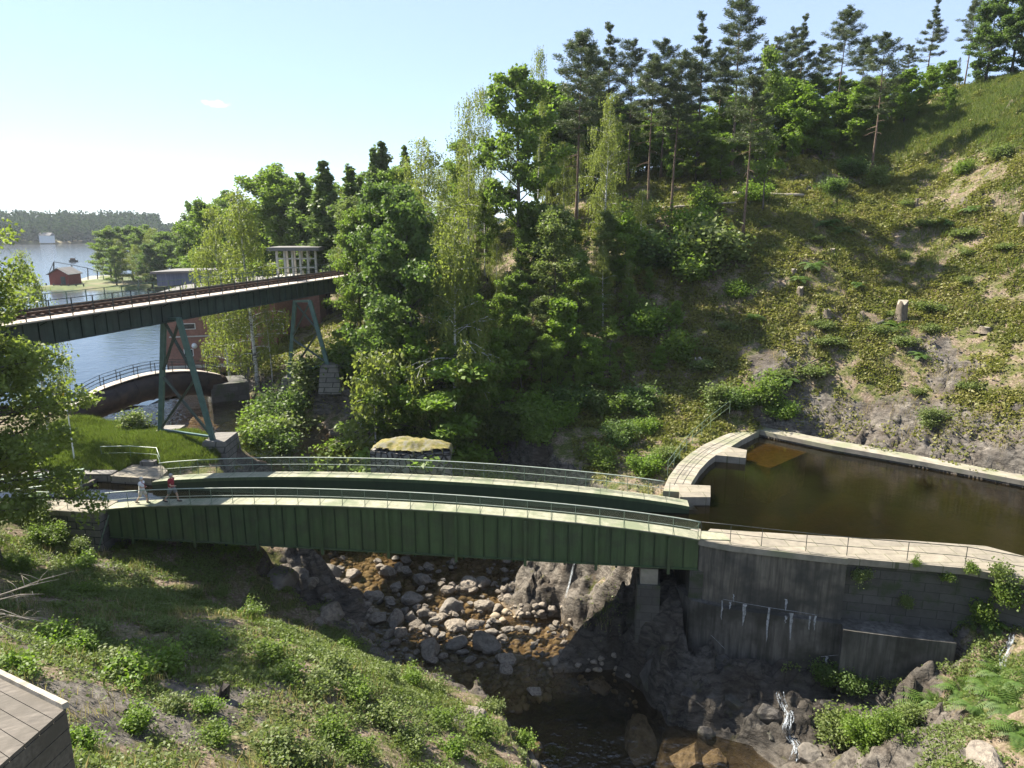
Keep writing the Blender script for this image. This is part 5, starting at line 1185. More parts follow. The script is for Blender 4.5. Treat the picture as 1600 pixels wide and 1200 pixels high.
big = [(1556, 8, 99, 0, 1.15), (1600, -20, 97, 1, 1.2), (1530, 95, 99, 1, .8), (1640, -30, 98, 0, 1.2)]
bt = [T('dark', k, u, v, Y, None, 'big maples on the hilltop', w_) for u, v, Y, k, w_ in big]; rank_labels(bt, 'big dense maple at the hilltop meadow edge, {o} of the clump')
T('bright', 1, 1488, 138, 94, 'small bright yellow green maple at the meadow edge', None, .8)
rd = random.Random(5); yo = []
for k, (u, v, Y) in enumerate(((1092, 190, 92), (1130, 215, 90), (1150, 160, 97), (1180, 195, 95), (1235, 130, 98), (1262, 150, 95), (1290, 165, 95), (1310, 150, 98), (1345, 140, 97), (1340, 195, 95), (1372, 165, 99), (1415, 120, 99), (1440, 140, 98), (1425, 185, 97), (1455, 110, 102), (1475, 160, 98), (1055, 210, 94), (1240, 215, 92), (1290, 225, 93), (1200, 235, 90))):
    yo.append(T('bright' if k % 3 else 'broad', k, u, v, Y, None, 'young maples under the ridge pines', rd.uniform(1.1, 1.6)))
rank_labels(yo, 'bushy young maple under the ridge pines, {o}', 'young maple from the left')
mid = []
for k in range(84):
    u = 850 + k * 7.8 + rd.uniform(-8, 8); Y = rd.uniform(97, 116); v = np.interp(u, [850, 950, 1050, 1200, 1400, 1480], [165, 190, 185, 150, 120, 110]) + rd.uniform(-25, 55)
    P = px(u, v, Y=Y); g = gz(P.x, min(P.y, RMAX[1]))
    if P.z - g < 3.5: continue
    kind = ('broad', 'bright', 'birch', 'bright', 'bright')[k % 5]; s_ = (P.z - g) / PR[kind][0]['h']
    mid.append(plant(PR[kind][k % len(PR[kind])], P.x, P.y, s_, 'leafy tree filling the gaps behind the ridge pine trunks', 'tree', 'trees filling in behind the pines', g, rd.uniform(1.0, 1.3) if s_ > .6 else rd.uniform(1.3, 1.8)))
# wood in the middle: many alike
wood = []
for k in range(46):
    u = rd.uniform(520, 1020); Y = rd.uniform(80, 112); sky_v = np.interp(u, [500, 640, 700, 800, 900, 1000], [262, 250, 215, 170, 150, 160])
    v = sky_v + rd.uniform(15, 130); P = px(u, v, Y=Y)
    if gz(P.x, P.y) > P.z - 5: continue
    kind = rd.choice(('broad', 'birch', 'sapling', 'birch', 'thin_birch', 'thin_birch'))
    wood.append(T(kind, k, u, v, Y, 'leafy tree deep in the mixed wood behind the big aspen', 'trees deep in the mixed wood', rd.uniform(.9, 1.2)))
low = []
for k in range(32):
    u = rd.uniform(690, 1010); Y = rd.uniform(66, 80); P = px(u, 400, Y=Y); x, y = P.x, P.y; g = gz(x, y)
    if g < 1.2 or float(gsample(SL, np.array([x]), np.array([y]))[0]) > 1.6: continue
    kind = rd.choice(('sapling', 'bright', 'sapling', 'birch', 'broad'))
    pr = PR[kind][k % len(PR[kind])]; low.append(plant(pr, x, y, rd.uniform(4.0, 8.5) / pr['h'], 'young tree crowded in the shady thicket on the wooded slope', 'tree', 'young trees in the slope thicket', None, rd.uniform(.9, 1.3)))
fs_ = []
for k, (u, v, Y, h_) in enumerate(((770, 520, 62.5, 5), (815, 500, 63.5, 6), (845, 530, 62.5, 5), (880, 470, 65, 6), (930, 450, 67, 6), (955, 500, 65, 5), (925, 530, 63.5, 5), (985, 545, 64, 4), (1010, 470, 68.5, 5), (1030, 560, 64.5, 3.5), (960, 570, 62.5, 3.5), (890, 585, 61.8, 3.5), (740, 545, 62, 5), (1015, 420, 73, 5), (1040, 400, 76, 5), (965, 400, 75, 5.5), (900, 350, 76, 6), (1000, 350, 80, 5))):
    P = px(u, v, Y=Y); g = gz(P.x, P.y); pr = PR['sapling' if k % 3 else 'bright'][(0, 2, 1)[k % 3]]; fs_.append(plant(pr, P.x, P.y, max(2.5, P.z - g) / pr['h'], None, 'tree', 'pale saplings at the front of the slope thicket', None, 1.25))
rank_labels(fs_, 'pale leaved sapling at the sunny front of the slope thicket, {o}', 'sapling from the left')
# left shore: trees on the spit and along the lake behind the works
spit = [T(('broad', 'birch', 'dark', 'broad', 'birch', 'broad', 'birch')[k % 7], k, u, v, Y, None, 'trees on the lake spit', w_) for k, (u, v, Y, w_) in enumerate(((165, 362, 215, 1.45), (184, 372, 205, 1.3), (200, 360, 220, 1.45), (220, 364, 210, 1.45), (238, 355, 205, 1.5), (254, 368, 200, 1.4), (272, 358, 240, 1.4), (264, 382, 195, 1.3), (210, 382, 198, 1.45), (232, 388, 194, 1.4), (176, 390, 200, 1.3), (155, 380, 222, 1.2), (228, 360, 225, 1.4), (246, 366, 222, 1.4)))]
rank_labels(spit, 'leafy tree on the lake spit by the beach, {o} of the row')
back = []
for k in range(26):
    u = rd.uniform(290, 520); Y = rd.uniform(118, 200); v = np.interp(u, [285, 300, 330, 420, 520], [345, 330, 318, 285, 262]) + rd.uniform(0, 55)
    back.append(T(rd.choice(('broad', 'birch', 'dark', 'poplar', 'broad')), k, u, v, Y, 'tree in the belt of woodland behind the brick works', 'trees behind the brick works', rd.uniform(.9, 1.3)))
T('dark', 1, 300, 333, 150, 'dark tree at the left end of the woodland belt behind the works', None, .8)
# bushes by the river, trestle and shore
bl_ = []
for k, (u, v, z, s) in enumerate(((400, 640, 1.2, 1.1), (430, 610, 2.2, 1.2), (455, 650, 1.3, 1.0), (480, 620, 2.5, 1.3), (510, 655, 1.2, 1.1), (540, 610, 3, 1.3), (560, 650, 1.4, 1.0), (520, 590, 3.6, 1.3), (575, 610, 2.8, 1.2), (400, 600, 2.2, 1.1), (600, 665, .9, .8), (440, 575, 3.5, 1.2), (535, 560, 4, 1.4), (485, 560, 4, 1.2), (570, 570, 3.5, 1.4), (610, 600, 3, 1.1), (625, 640, 1.5, 1.0), (430, 650, .8, .9))):
    P = px(u, v, z=z); zz = gz(P.x, P.y)
    bl_.append(plant(BU[k % 3], P.x, P.y, s, None, 'bush', 'bushes below the railway bridge', None, 1.1))
rank_labels(bl_, 'dark leafy bush on the bank below the railway bridge, {o}', 'bush from the left')
b2_ = []
for k, (u, v, Y, s) in enumerate(((690, 660, 60, .9), (730, 690, 58, .8), (770, 680, 58.5, .9), (800, 660, 60.5, 1.0), (840, 690, 57.5, .9), (835, 655, 61, .9), (890, 640, 61.5, .9), (930, 640, 61.5, .7), (960, 655, 60.5, .6), (870, 668, 59.5, .8), (1000, 650, 60.5, .8), (760, 640, 62, 1.0), (720, 640, 62, 1.1), (1010, 690, 57, .55), (850, 735, 53.5, .75), (815, 738, 54.5, .6), (940, 735, 52, .6), (1010, 735, 49.5, .6), (970, 700, 55.5, .7), (1040, 715, 50.5, .45))):
    P = px(u, v, Y=Y); b2_.append(plant(BU[(k * 3) % 4], P.x, P.y, s, None, 'bush', 'bushes between wood and aqueduct', None, 1.15))
rank_labels(b2_, 'leafy bush on the bank between the wood and far railing, {o}', 'bush from the left')
b3_ = []
for k, (u, v, Y, s) in enumerate(((1110, 395, 75, 1.7), (1085, 420, 74, 1.4), (1080, 370, 80, 1.3), (1020, 395, 77, 1.5), (1120, 645, 58.7, .8), (1195, 640, 58, .85), (1225, 660, 56.8, .55), (1150, 660, 58, .6), (1450, 672, 51.5, .5), (1060, 560, 65.5, .9), (1150, 480, 70, .6), (1300, 300, 84, .7), (1370, 280, 86, .8), (1100, 330, 84, 1.0), (1180, 310, 84, .8), (1330, 270, 89, .8), (1560, 290, 77, .6), (1500, 310, 79, .5), (1010, 520, 69, 1.1), (985, 360, 83, 1.3))):
    P = px(u, v, Y=Y); b3_.append(plant(BU[(k * 3 + 1) % 4], P.x, P.y, s, None, 'bush', 'bushes on the open slope', None, 1.15))
rank_labels(b3_, 'round green bush on the open heath slope, {o}', 'bush from the left')
for k, (a_, b_, s_) in enumerate(((-3.6, -1.1, .5), (-2.2, -1.5, .42), (-.6, -1.9, .38), (-4.6, -.4, .5))):
    q = aq(a_, b_); plant(BU[(1, 0, 1, 2)[k]], q.x, q.y, s_, ('yellowish bush against the pale left abutment', 'leafy bush in front of the pale left abutment', 'low bush under the left end of the aqueduct girder', 'dark bush at the outer end of the left abutment')[k], 'bush')
P = px(207, 682, Y=55.5); plant(BU[1], P.x, P.y, .75, 'leafy bush on the grass islet before the arched pipe', 'bush', None, -.2)
# big tree at the left edge
lt = make_tree('broad', 401, 15.2, 6.2, .18, 92, M['lf_lime'], M['bark_grey'], lambda t: (1.0 - .5 * t) if t > .08 else .8, up_(.0, 1.0), (.22, .15), 10, 38, .58, .32, .16, name='lime_tree', flat=.7, up=.7, lean=.02)
P = px(2, 850, Y=33.5); lt.location = (P.x - .5, P.y, gz(P.x, P.y) - .3); lt.rotation_euler = (0, 0, 1.3); tag(lt, 'large leafy tree with spreading low boughs at the left picture edge', 'tree')
T('birch', 2, 34, 392, 52, 'pale tree top rising behind the large tree at the left edge', None, .8)
o = copy_tree(BU[0]); P = px(60, 790, Y=37.5); o.location = (P.x, P.y, gz(P.x, P.y)); o.scale = (.45, .45, .4); tag(o, 'leafy bush beneath the large tree beside the canal', 'bush')
# far wood on the opposite shore: reads as one mass
rs = np.random.RandomState(8); cen = []; sz = []
for k in range(7600):
    f = rs.uniform(-.35, 4.2); dpt = rs.uniform(0, 150); x = -460 + 160 * f - dpt * .7; y = 600 + 160 * f + dpt * .7
    cen.append((x, y)); sz.append(rs.uniform(.75, 1.15))
cen = np.array(cen); zz = far_height(cen[:, 0], cen[:, 1]); C = []
for (x, y), z, s in zip(cen, zz, sz):
    h = 15.5 * s; con = rs.rand() < .55; m = 40; t = rs.uniform(.08, 1, m); r = (3.4 * (1 - t) ** .8 if con else 4.6 * np.sin(np.pi * np.clip(t, .05, .97)) ** .6) * rs.uniform(.6, 1.05, m); a = rs.uniform(0, 6.28, m)
    C.append(np.stack([x + r * np.cos(a), y + r * np.sin(a), z + t * h], 1))
C = np.concatenate(C); o = leaves_mesh('far_woods', C, rs, M['lf_far'], 2.2, 1.8, None, up=.3); tag(o, 'wooded far shore across the lake', None, None, 'stuff')
# ------------------------------------------------------------------ ground cover
def patch_tint(o, x, y, sc, seed, share=.6):
    f = np.clip((fbm(x * sc, y * sc, 3, seed) - .5) * 2.2 + .5, 0, 1); a = o.data.attributes['tint'].data; t = np.empty(len(a), np.float32); a.foreach_get('value', t); a.foreach_set('value', (t * (1 - share) + f * share).astype(np.float32)); return o
def scatter(n, x0, x1, y0, y1, seed, dens):
    rs = np.random.RandomState(seed); x = rs.uniform(x0, x1, n); y = rs.uniform(y0, y1, n); z = gsample(GZ, x, y)
    f = y * math.cos(PITCH) - (z - CAMZ) * math.sin(PITCH); u = 800 + FOC * x / f; v = 600 - FOC * (y * math.sin(PITCH) + (z - CAMZ) * math.cos(PITCH)) / f
    k = (u > -160) & (u < 1760) & (v > -60) & (v < 1290) & (rs.rand(n) < dens(x, y, z)); return x[k], y[k], z[k], rs
def heath_d(x, y, z):
    rk = gsample(ROCK, x, y); c = fbm(x * .55, y * .55, 4, 61); big = fbm(x * .17, y * .17, 3, 62)
    d = sstep(.41, .50, c * .65 + big * .35) * (1 - .78 * sstep(.35, .8, rk)) + .05 * (1 - rk)
    ok = ((y > 43.5) & (x > 5) & (z > -3)) | ((y > 55) & (z > -.6))
    p = np.array(POOL); ok &= ~inpoly(x, y, POOL)
    return d * ok * np.interp(y, [45, 80, 112], [1, .9, .4]) * np.where(x < 5, .6, 1)
x, y, z, rs = scatter(1500000, -32, 66, 43.5, 112, 71, heath_d)
hgt = .9 * fbm(x * .9, y * .9, 3, 63) ** 2; zz = z + rs.uniform(.0, 1, len(x)) * (hgt + .12)
tag(patch_tint(leaves_mesh('heath_undergrowth', np.stack([x, y, zz], 1), rs, M['lf_heath'], .20, .125, None, up=.8, var=.65), x, y, .5, 161), 'bilberry and heath cover on the slopes', None, None, 'stuff')
def near_d(x, y, z):
    c = fbm(x * .8, y * .8, 4, 65); big = fbm(x * .25, y * .25, 3, 66); rk = gsample(ROCK, x, y)
    ok = (x < 6.5) & (y < 41.5) & (z > -7.3)
    return ok * (sstep(.46, .55, c * .6 + big * .4) * (1 - .9 * rk) * (1 - .9 * bare(x, y)) + .03)
x, y, z, rs = scatter(640000, -34, 7, 9, 41.5, 72, near_d)
hgt = .5 * fbm(x * 1.3, y * 1.3, 3, 67) ** 1.4; zz = z + rs.uniform(0, 1, len(x)) * (hgt + .06)
tag(patch_tint(leaves_mesh('bank_undergrowth', np.stack([x, y, zz], 1), rs, M['lf_shrub'], .10, .065, None, up=.8, var=.7), x, y, .6, 162), 'low leafy weeds on the near bank', None, None, 'stuff')
def lr_d(x, y, z):
    c = fbm(x * .7, y * .7, 4, 68); return ((x > 12.5) & (y < 33) & (z > -6.3) & (z < -1)) * sstep(.44, .54, c)
x, y, z, rs = scatter(120000, 12, 28, 15, 33, 78, lr_d)
tag(patch_tint(leaves_mesh('gorge_undergrowth', np.stack([x, y, z + rs.uniform(0, .35, len(x))], 1), rs, M['lf_shrub'], .10, .065, None, up=.8, var=.7), x, y, .6, 163), 'weeds on the rocks below the masonry wall', None, None, 'stuff')
def grass_blades(name, x, y, z, rs, h, w, label, mat=None):
    n = len(x); az = rs.uniform(0, 6.28, n); L = h * rs.uniform(.5, 1.2, n); ln = rs.uniform(.1, .6, n) * L
    b = np.stack([x, y, z - .03], 1); s = np.stack([np.cos(az) * w, np.sin(az) * w, 0 * az], 1); tdir = rs.uniform(0, 6.28, n)
    mid = b + np.stack([np.cos(tdir) * ln * .35, np.sin(tdir) * ln * .35, L * .6], 1); tip = b + np.stack([np.cos(tdir) * ln, np.sin(tdir) * ln, L], 1)
    V = np.stack([b - s, b + s, mid + s * .7, tip, mid - s * .7], 1).reshape(-1, 3); Fq = np.arange(5 * n).reshape(n, 5)
    return tag(raw_mesh(name, V, Fq, mat or M['grass'], None, False, {'tint': ('FACE', rs.uniform(0, 1, n))}), label, None, None, 'stuff')
def gr_d(x, y, z):
    c = fbm(x * .5, y * .5, 3, 81); ok = ((y < 41) & (x < 6) & (z > -6.5)); return ok * sstep(.54, .66, c) * .8 * (1 - bare(x, y))
x, y, z, rs = scatter(130000, -32, 6, 10, 41, 73, gr_d); grass_blades('bank_grass', x, y, z, rs, .42, .010, 'thin grass on the near bank')
def dry_d(x, y, z):
    c = fbm(x * .7, y * .7, 4, 85); return (((y < 41) & (x < 6) & (z > -6.8)) | ((y > 46) & (x > 14) & (z > .5) & (y < 80))) * sstep(.55, .70, c) * .8
x, y, z, rs = scatter(260000, -32, 60, 10, 80, 76, dry_d); grass_blades('dry_grass', x, y, z, rs, .55, .012, 'pale dry grass stalks among the weeds', M['straw'])
def isl_d(x, y, z): return ((z > -.35) & (x < -19.0) & (x > -37) & (y > 45.8) & (y < 58) & ~inpoly(x, y, CANAL) & ~inpoly(x, y, [(p.x, p.y) for p in T1])) * 1.0
x, y, z, rs = scatter(140000, -37, -18, 45.8, 58, 74, isl_d); grass_blades('islet_grass', x, y, z, rs, .45, .014, 'bright grass on the islet by the trestle')
def mead_d(x, y, z):
    c = fbm(x * .3, y * .3, 3, 83); return ((y > 58) & (x > 25) & (z > 12)) * (.25 * sstep(.55, .66, c) + sstep(23, 27, z) * (x > 42))
x, y, z, rs = scatter(230000, 25, 66, 58, 100, 75, mead_d); grass_blades('meadow_grass', x, y, z, rs, .75, .022, 'tall meadow grass on the hilltop')
# shrubs on the near bank (countable)
rd = random.Random(12); shr = []
spots = [(95, 1000, 1.1, 1), (130, 1020, .9, 1), (210, 1060, 1.3, 1), (260, 1050, 1.2, 1), (180, 1050, 1.1, 3), (150, 995, .9, 3), (300, 1010, .9, 0), (250, 985, .8, 0), (390, 965, .9, 2), (355, 860, 1.4, 1), (330, 1010, .8, 4), (320, 1110, .7, 1), (420, 1030, 1.0, 2), (450, 1060, .9, 4), (500, 1080, 1.0, 0), (520, 1050, 1.0, 3), (560, 1090, 1.0, 2), (600, 1060, .9, 0), (640, 1070, .9, 1), (680, 1080, .8, 0), (600, 1130, 1.0, 3), (690, 1130, .8, 2), (750, 1150, 1.0, 4), (770, 1110, .8, 0), (820, 1160, .8, 1), (640, 1170, .9, 0), (520, 1150, .9, 4), (430, 1180, 1.1, 3), (340, 1160, .8, 2), (480, 1190, .9, 0), (210, 1140, .8, 1), (130, 1170, .8, 1), (25, 1050, 1.0, 1), (140, 930, .9, 4), (60, 930, .9, 2), (220, 910, .8, 0), (180, 860, .9, 3), (110, 830, 1.1, 1), (70, 850, 1.0, 0), (300, 930, .7, 0), (345, 930, .7, 3), (545, 1015, .9, 1), (440, 905, .8, 2), (130, 890, 1.0, 1), (30, 890, 1.0, 4), (600, 1010, .6, 1), (870, 1180, .6, 3), (560, 1180, .8, 2), (710, 1180, .8, 1), (275, 1110, .7, 3)]
for k, (u, v, s, i) in enumerate(spots):
    d = pray(u, v); t = 8.0                                        # march to the ground
    while t < 70:
        q = Vector((0, 0, CAMZ)) + d * t
        if q.y > RMIN[1] and gz(q.x, q.y) > q.z: break
        t += .12
    if q.y > 43: continue
    shr.append(plant(SH[i], q.x, q.y, s * .95, None, 'shrub', 'shrubs on the near bank', None, 1.15, None, .05))
rank_labels(shr[:], 'low leafy shrub on the sunny near bank, {o}', 'shrub from the left')
shr.sort(key=lambda o: proj(o.location)[0])
for i, o in enumerate(shr):
    u, v = proj(o.location); row = 'along the lower edge' if v > 1120 else 'on the middle of the bank' if v > 1000 else 'high up by the aqueduct end'
    o['_row'] = row
for row in ('along the lower edge', 'on the middle of the bank', 'high up by the aqueduct end'):
    rank_labels([o for o in shr if o['_row'] == row], 'leafy shrub ' + row + ' of the near bank, {o}')
for o in shr: del o['_row']
def march(u, v, lo=8.0):
    d = pray(u, v); t = lo
    while t < 140:
        q = Vector((0, 0, CAMZ)) + d * t
        if q.y > RMIN[1] and RMIN[0] < q.x < RMAX[0] and gz(q.x, q.y) > q.z: return q
        t += .1
    return q
# ferns and bushes at the lower right
fr = []
for k, (u, v, s) in enumerate(((1500, 1090, 1.3), (1540, 1085, 1.2), (1575, 1110, 1.5), (1600, 1080, 1.4), (1520, 1110, 1.1), (1440, 1110, 1.3), (1460, 1100, .9), (1590, 1150, 1.3), (1560, 1060, 1.2), (1545, 980, 1.2), (1520, 970, 1.1), (1575, 965, 1.0), (1400, 1120, .8))):
    q = march(u, v); fr.append(plant(FE[k % 3], q.x, q.y, s * .8, None, 'fern', 'ferns below the masonry wall', None, 1.1, None, .0))
rank_labels(fr, 'bright green fern at the foot of the masonry wall, {o}', 'fern from the left')
rb_ = []
for k, (u, v, s) in enumerate(((1320, 1165, .62), (1298, 1150, .45), (1352, 1160, .5), (1390, 1150, .4), (1330, 1080, .45), (1290, 1070, .45), (1415, 1135, .4))):
    q = march(u, v); rb_.append(plant(BU[(1, 1, 3, 0, 2, 2, 1)[k]], q.x, q.y, s, None, 'bush', 'bushes below the concrete wall', None, 1.0, None, .1))
rank_labels(rb_, 'leafy bush growing under the concrete wall, {o}', 'bush from the left')
wp = []
for k, (u, v, s) in enumerate(((1555, 905, 1.0), (1565, 930, 1.1), (1512, 893, .5), (1425, 885, .4), (1345, 905, .6), (1420, 945, .5), (1530, 960, 1.0), (1480, 905, .5))):
    # rooted in the joints of the wall face
    b = min((a.lerp(c, i / 10) for a, c in zip(MS[:-1], MS[1:]) for i in range(10)), key=lambda p: abs(proj((p.x, p.y, -1.5))[0] - u)); z = px(u, v, Y=b.y - .1).z
    o = copy_tree(SH[(k * 2) % 5]); o.location = (b.x, b.y + .18, z); o.scale = (s, s, s); o.rotation_euler = (.9, 0, _rz.uniform(-.4, .4)); tag(o, None, 'plant', 'plants rooted in the masonry wall'); wp.append(o)
rank_labels(wp, 'green plant rooted in the joints of the masonry wall, {o}', 'plant from the left')
# ferns on the heath slope
hf = []
for k, (u, v, s) in enumerate(((1290, 355, 1.1), (1320, 365, 1.0), (1270, 420, 1.2), (1400, 515, 1.0), (1480, 350, .9), (1250, 440, .9), (1340, 450, .8), (1520, 330, 1.0), (1440, 560, .8), (1230, 600, 1.0), (1180, 500, .9), (1300, 350, .8))):
    q = march(u, v, 40); hf.append(plant(FE[k % 3], q.x, q.y, s * 1.3, None, 'fern', 'ferns on the heath slope', None, 1.1, None, .0))
rank_labels(hf, 'clump of fern standing on the open heath slope, {o}', 'fern from the left')
rd = random.Random(41)
for k in range(26):
    q = march(rd.uniform(1080, 1590), rd.uniform(300, 620), 40)
    plant(SH[(0, 3)[k % 2]], q.x, q.y, rd.uniform(.6, 1.3), 'low leafy shrub scattered on the sunny heath slope', 'shrub', 'shrubs scattered on the heath slope', None, rd.uniform(1.3, 2.0), None, .1)
# ------------------------------------------------------------------ boulders
def boulder(seed, ang=.0, sub=3):
    bm_ = bpy.data.meshes.new('boulder'); import bmesh
    b = bmesh.new(); bmesh.ops.create_icosphere(b, subdivisions=sub, radius=1.0); rs = np.random.RandomState(seed)
    planes = [(Vector(rs.normal(size=3)).normalized(), rs.uniform(.52, .82)) for _ in range(int(8 + 10 * ang))]
    for v in b.verts:
        p = v.co.copy()
        for nn, dd in planes:
            e = p.dot(nn) - dd
            if e > 0: p -= nn * e * (.95 if ang > .4 else .8)
        q = p * 1.7; w = (vnoise([q.x + q.z * .7 + seed], [q.y - q.z * .6], seed)[0] - .5) * .22 + (vnoise([q.x * 3 + q.z * 2], [q.y * 3 - q.z * 2 + seed], seed + 7)[0] - .5) * .10
        v.co = p * (1 + w)
    b.to_mesh(bm_); b.free(); bm_.polygons.foreach_set('use_smooth', np.zeros(len(bm_.polygons), bool))
    bm_.materials.append(M['rock_pale'] if seed % 3 else M['rock']); return bm_
BM = [boulder(500 + i, (.3, .6, .9, 1.1, .4, 1, .6, 1.2)[i]) for i in range(8)]
BM2 = []
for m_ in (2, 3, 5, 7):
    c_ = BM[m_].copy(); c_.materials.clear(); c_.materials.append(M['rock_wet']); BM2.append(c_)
zc = [(825, 185, 100), (660, 155, 80), (490, 155, 90), (600, 270, 85), (600, 375, 120), (690, 380, 110), (770, 375, 78), (785, 280, 110), (980, 320, 115), (840, 360, 75), (930, 370, 85), (1000, 410, 110), (1080, 410, 90), (730, 450, 95), (895, 455, 75), (1000, 500, 110), (1135, 480, 170), (870, 530, 140), (1245, 575, 120), (1060, 205, 110), (955, 240, 85), (385, 340, 155), (350, 280, 85), (470, 440, 105), (370, 150, 130), (300, 140, 90), (130, 130, 110), (860, 125, 55), (910, 155, 42), (1135, 310, 110), (1130, 200, 110), (1170, 400, 52), (1250, 440, 65), (1210, 335, 65), (1265, 315, 65), (1425, 355, 55), (1240, 505, 45), (1245, 640, 85), (590, 555, 80), (210, 160, 100), (230, 200, 120), (270, 210, 90), (400, 190, 70), (450, 205, 60), (320, 400, 80), (740, 140, 70), (750, 95, 70), (700, 90, 40), (640, 520, 50), (930, 575, 60), (1390, 740, 90), (1120, 620, 55)]
bd = []
for k, (zx, zy, w_) in enumerate(zc):
    u = 400 + zx / 3.2; v = 840 + zy / 3.2; P = px(u, v + w_ * .08, z=RIVER_Z + .05); g = gz(P.x, P.y)
    if g > RIVER_Z + .6: P = march(u, v + w_ * .08, 25); g = P.z
    r = w_ / 3.2 / FOC * (P.y * math.cos(PITCH) + (CAMZ - P.z) * math.sin(PITCH)) * .54
    o = bpy.data.objects.new('boulder', BM[(k * 5 + 1) % 8]); col.objects.link(o); rr = random.Random(k)
    o.location = (P.x, P.y, max(RIVER_Z - .1, g - .1) + r * .12); o.scale = (r * 1.05, r * rr.uniform(.8, 1.05), r * rr.uniform(.62, .9)); o.rotation_euler = (rr.uniform(-.3, .3), rr.uniform(-.3, .3), rr.uniform(0, 6.3)); tag(o, None, 'boulder', 'boulders in the river bed'); bd.append((o, w_))
rows = {'at the far side under the aqueduct': [], 'in the upper middle of the river bed': [], 'in the lower middle of the river bed': [], 'near the downstream pool': []}
for o, w_ in bd:
    v = proj(o.location)[1]; rows[list(rows)[0 if v < 895 else 1 if v < 940 else 2 if v < 995 else 3]].append(o)
for k, L in rows.items(): rank_labels(L, 'rounded grey boulder ' + k + ', {o}', 'one from the left')
rd = random.Random(77); sm = []
while len(sm) < 240:
    u, v = (rd.uniform(440, 900), rd.uniform(862, 1040)) if len(sm) < 150 else (rd.uniform(555, 800), rd.uniform(885, 1010)); P = px(u, v, z=RIVER_Z); e = float(gsample(EE, np.array([P.x]), np.array([P.y]))[0]); g = gz(P.x, P.y)
    right = u > 740 + (v - 860) * .55
    if e > 1.8 or g > -8.0 or (not right and rd.random() < .55) or (u < 560 and 900 < v < 1000 and rd.random() < .7): continue
    r = rd.uniform(.12, .50) * (.75 if right else 1.0)
    o = bpy.data.objects.new('river_stone', BM[rd.randint(0, 7)]); col.objects.link(o); o.location = (P.x, P.y, max(RIVER_Z - .06, g) + r * .15); o.scale = (r, r * rd.uniform(.7, 1), r * rd.uniform(.5, .8)); o.rotation_euler = (rd.uniform(-.4, .4), rd.uniform(-.4, .4), rd.uniform(0, 6)); tag(o, 'small grey stone among the larger boulders of the river bed', 'stone', 'small stones in the river bed'); sm.append(o)
# outcrops: rough masses at the banks
oc = []
for k, (u, v, s, lab) in enumerate(((1010, 1160, 1.7, 'large dark boulder at the edge of the lower pool below the concrete wall'), (1080, 1180, 1.1, 'craggy boulder beside the largest one in the lower pool'), (935, 1070, .8, 'small dark wet boulder in the shade of the lower pool'), (440, 905, 1.3, 'craggy brown outcrop under the left half of the aqueduct'), (570, 1000, .9, 'dark crag at the river edge of the near bank'), (770, 1075, .7, 'grey crag poking from the weeds at the bank edge'), (745, 1120, .8, 'dark mossy crag in the middle of the weedy near bank'), (1265, 1180, .9, 'brown crag beside the lower waterfall'), (1550, 1190, 1.0, 'pale mossy rock at the lower right corner'), (1210, 640, .9, 'pale rock knob at the corner of the pool'), (1120, 1190, .8, 'dark wet crag at the bottom of the picture beside the stream'))):
    q = march(u, v, 14); o = bpy.data.objects.new('rock_outcrop', BM[(2, 3, 5, 7)[k % 4]]); col.objects.link(o); o.location = (q.x, q.y, q.z - .1 * s); rr = random.Random(k); o.scale = (s * 1.15, s * .9, s * .75); o.rotation_euler = (0, 0, rr.uniform(0, 6)); tag(o, lab, 'rock'); oc.append(o)
crag = []
for k, (u, v, s) in enumerate(((1040, 1060, 1.2), (1085, 1090, 1.1), (1120, 1050, 1.0), (1150, 1100, 1.2), (1190, 1120, 1.0), (1060, 1130, 1.2), (1110, 1150, 1.1), (1165, 1160, 1.0), (1020, 1010, 1.1), (1000, 960, 1.0), (1290, 1110, .8), (1260, 1140, .8), (1345, 1110, .8), (1390, 1090, .8), (975, 1090, .7), (1205, 1165, .8))):
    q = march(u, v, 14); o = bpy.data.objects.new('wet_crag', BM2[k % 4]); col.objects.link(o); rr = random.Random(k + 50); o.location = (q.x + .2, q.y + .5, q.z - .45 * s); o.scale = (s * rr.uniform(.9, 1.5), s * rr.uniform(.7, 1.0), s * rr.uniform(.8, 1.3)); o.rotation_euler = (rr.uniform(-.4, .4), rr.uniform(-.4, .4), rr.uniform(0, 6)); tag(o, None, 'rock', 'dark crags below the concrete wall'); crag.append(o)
rank_labels(crag, 'dark wet crag in the cliff below the concrete wall, {o}', 'crag from the left')
# stones on the river bed seen through the water
rs = np.random.RandomState(3); 
me0 = boulder(778, .1, 2); V0 = np.array([tuple(v.co) for v in me0.vertices]); F0 = np.array([tuple(p.vertices) for p in me0.polygons]); VV = []; FF = []; n0 = 0
cnt = 0
while cnt < 2600:
    x = rs.uniform(-18, 7); y = rs.uniform(26, 56); e = float(gsample(EE, np.array([x]), np.array([y]))[0])
    if e > .9: continue
    g = gz(x, y)
    if g > -8.05 or g < -10.0: continue
    cnt += 1; r = rs.uniform(.09, .30) if rs.rand() < .8 else rs.uniform(.3, .5); a = rs.uniform(0, 6.28); c, s_ = math.cos(a), math.sin(a)
    v = V0 * (r, r * rs.uniform(.7, 1), r * .55); v = np.stack([v[:, 0] * c - v[:, 1] * s_, v[:, 0] * s_ + v[:, 1] * c, v[:, 2]], 1) + (x, y, g + r * .12); VV.append(v); FF.append(F0 + n0); n0 += len(v)
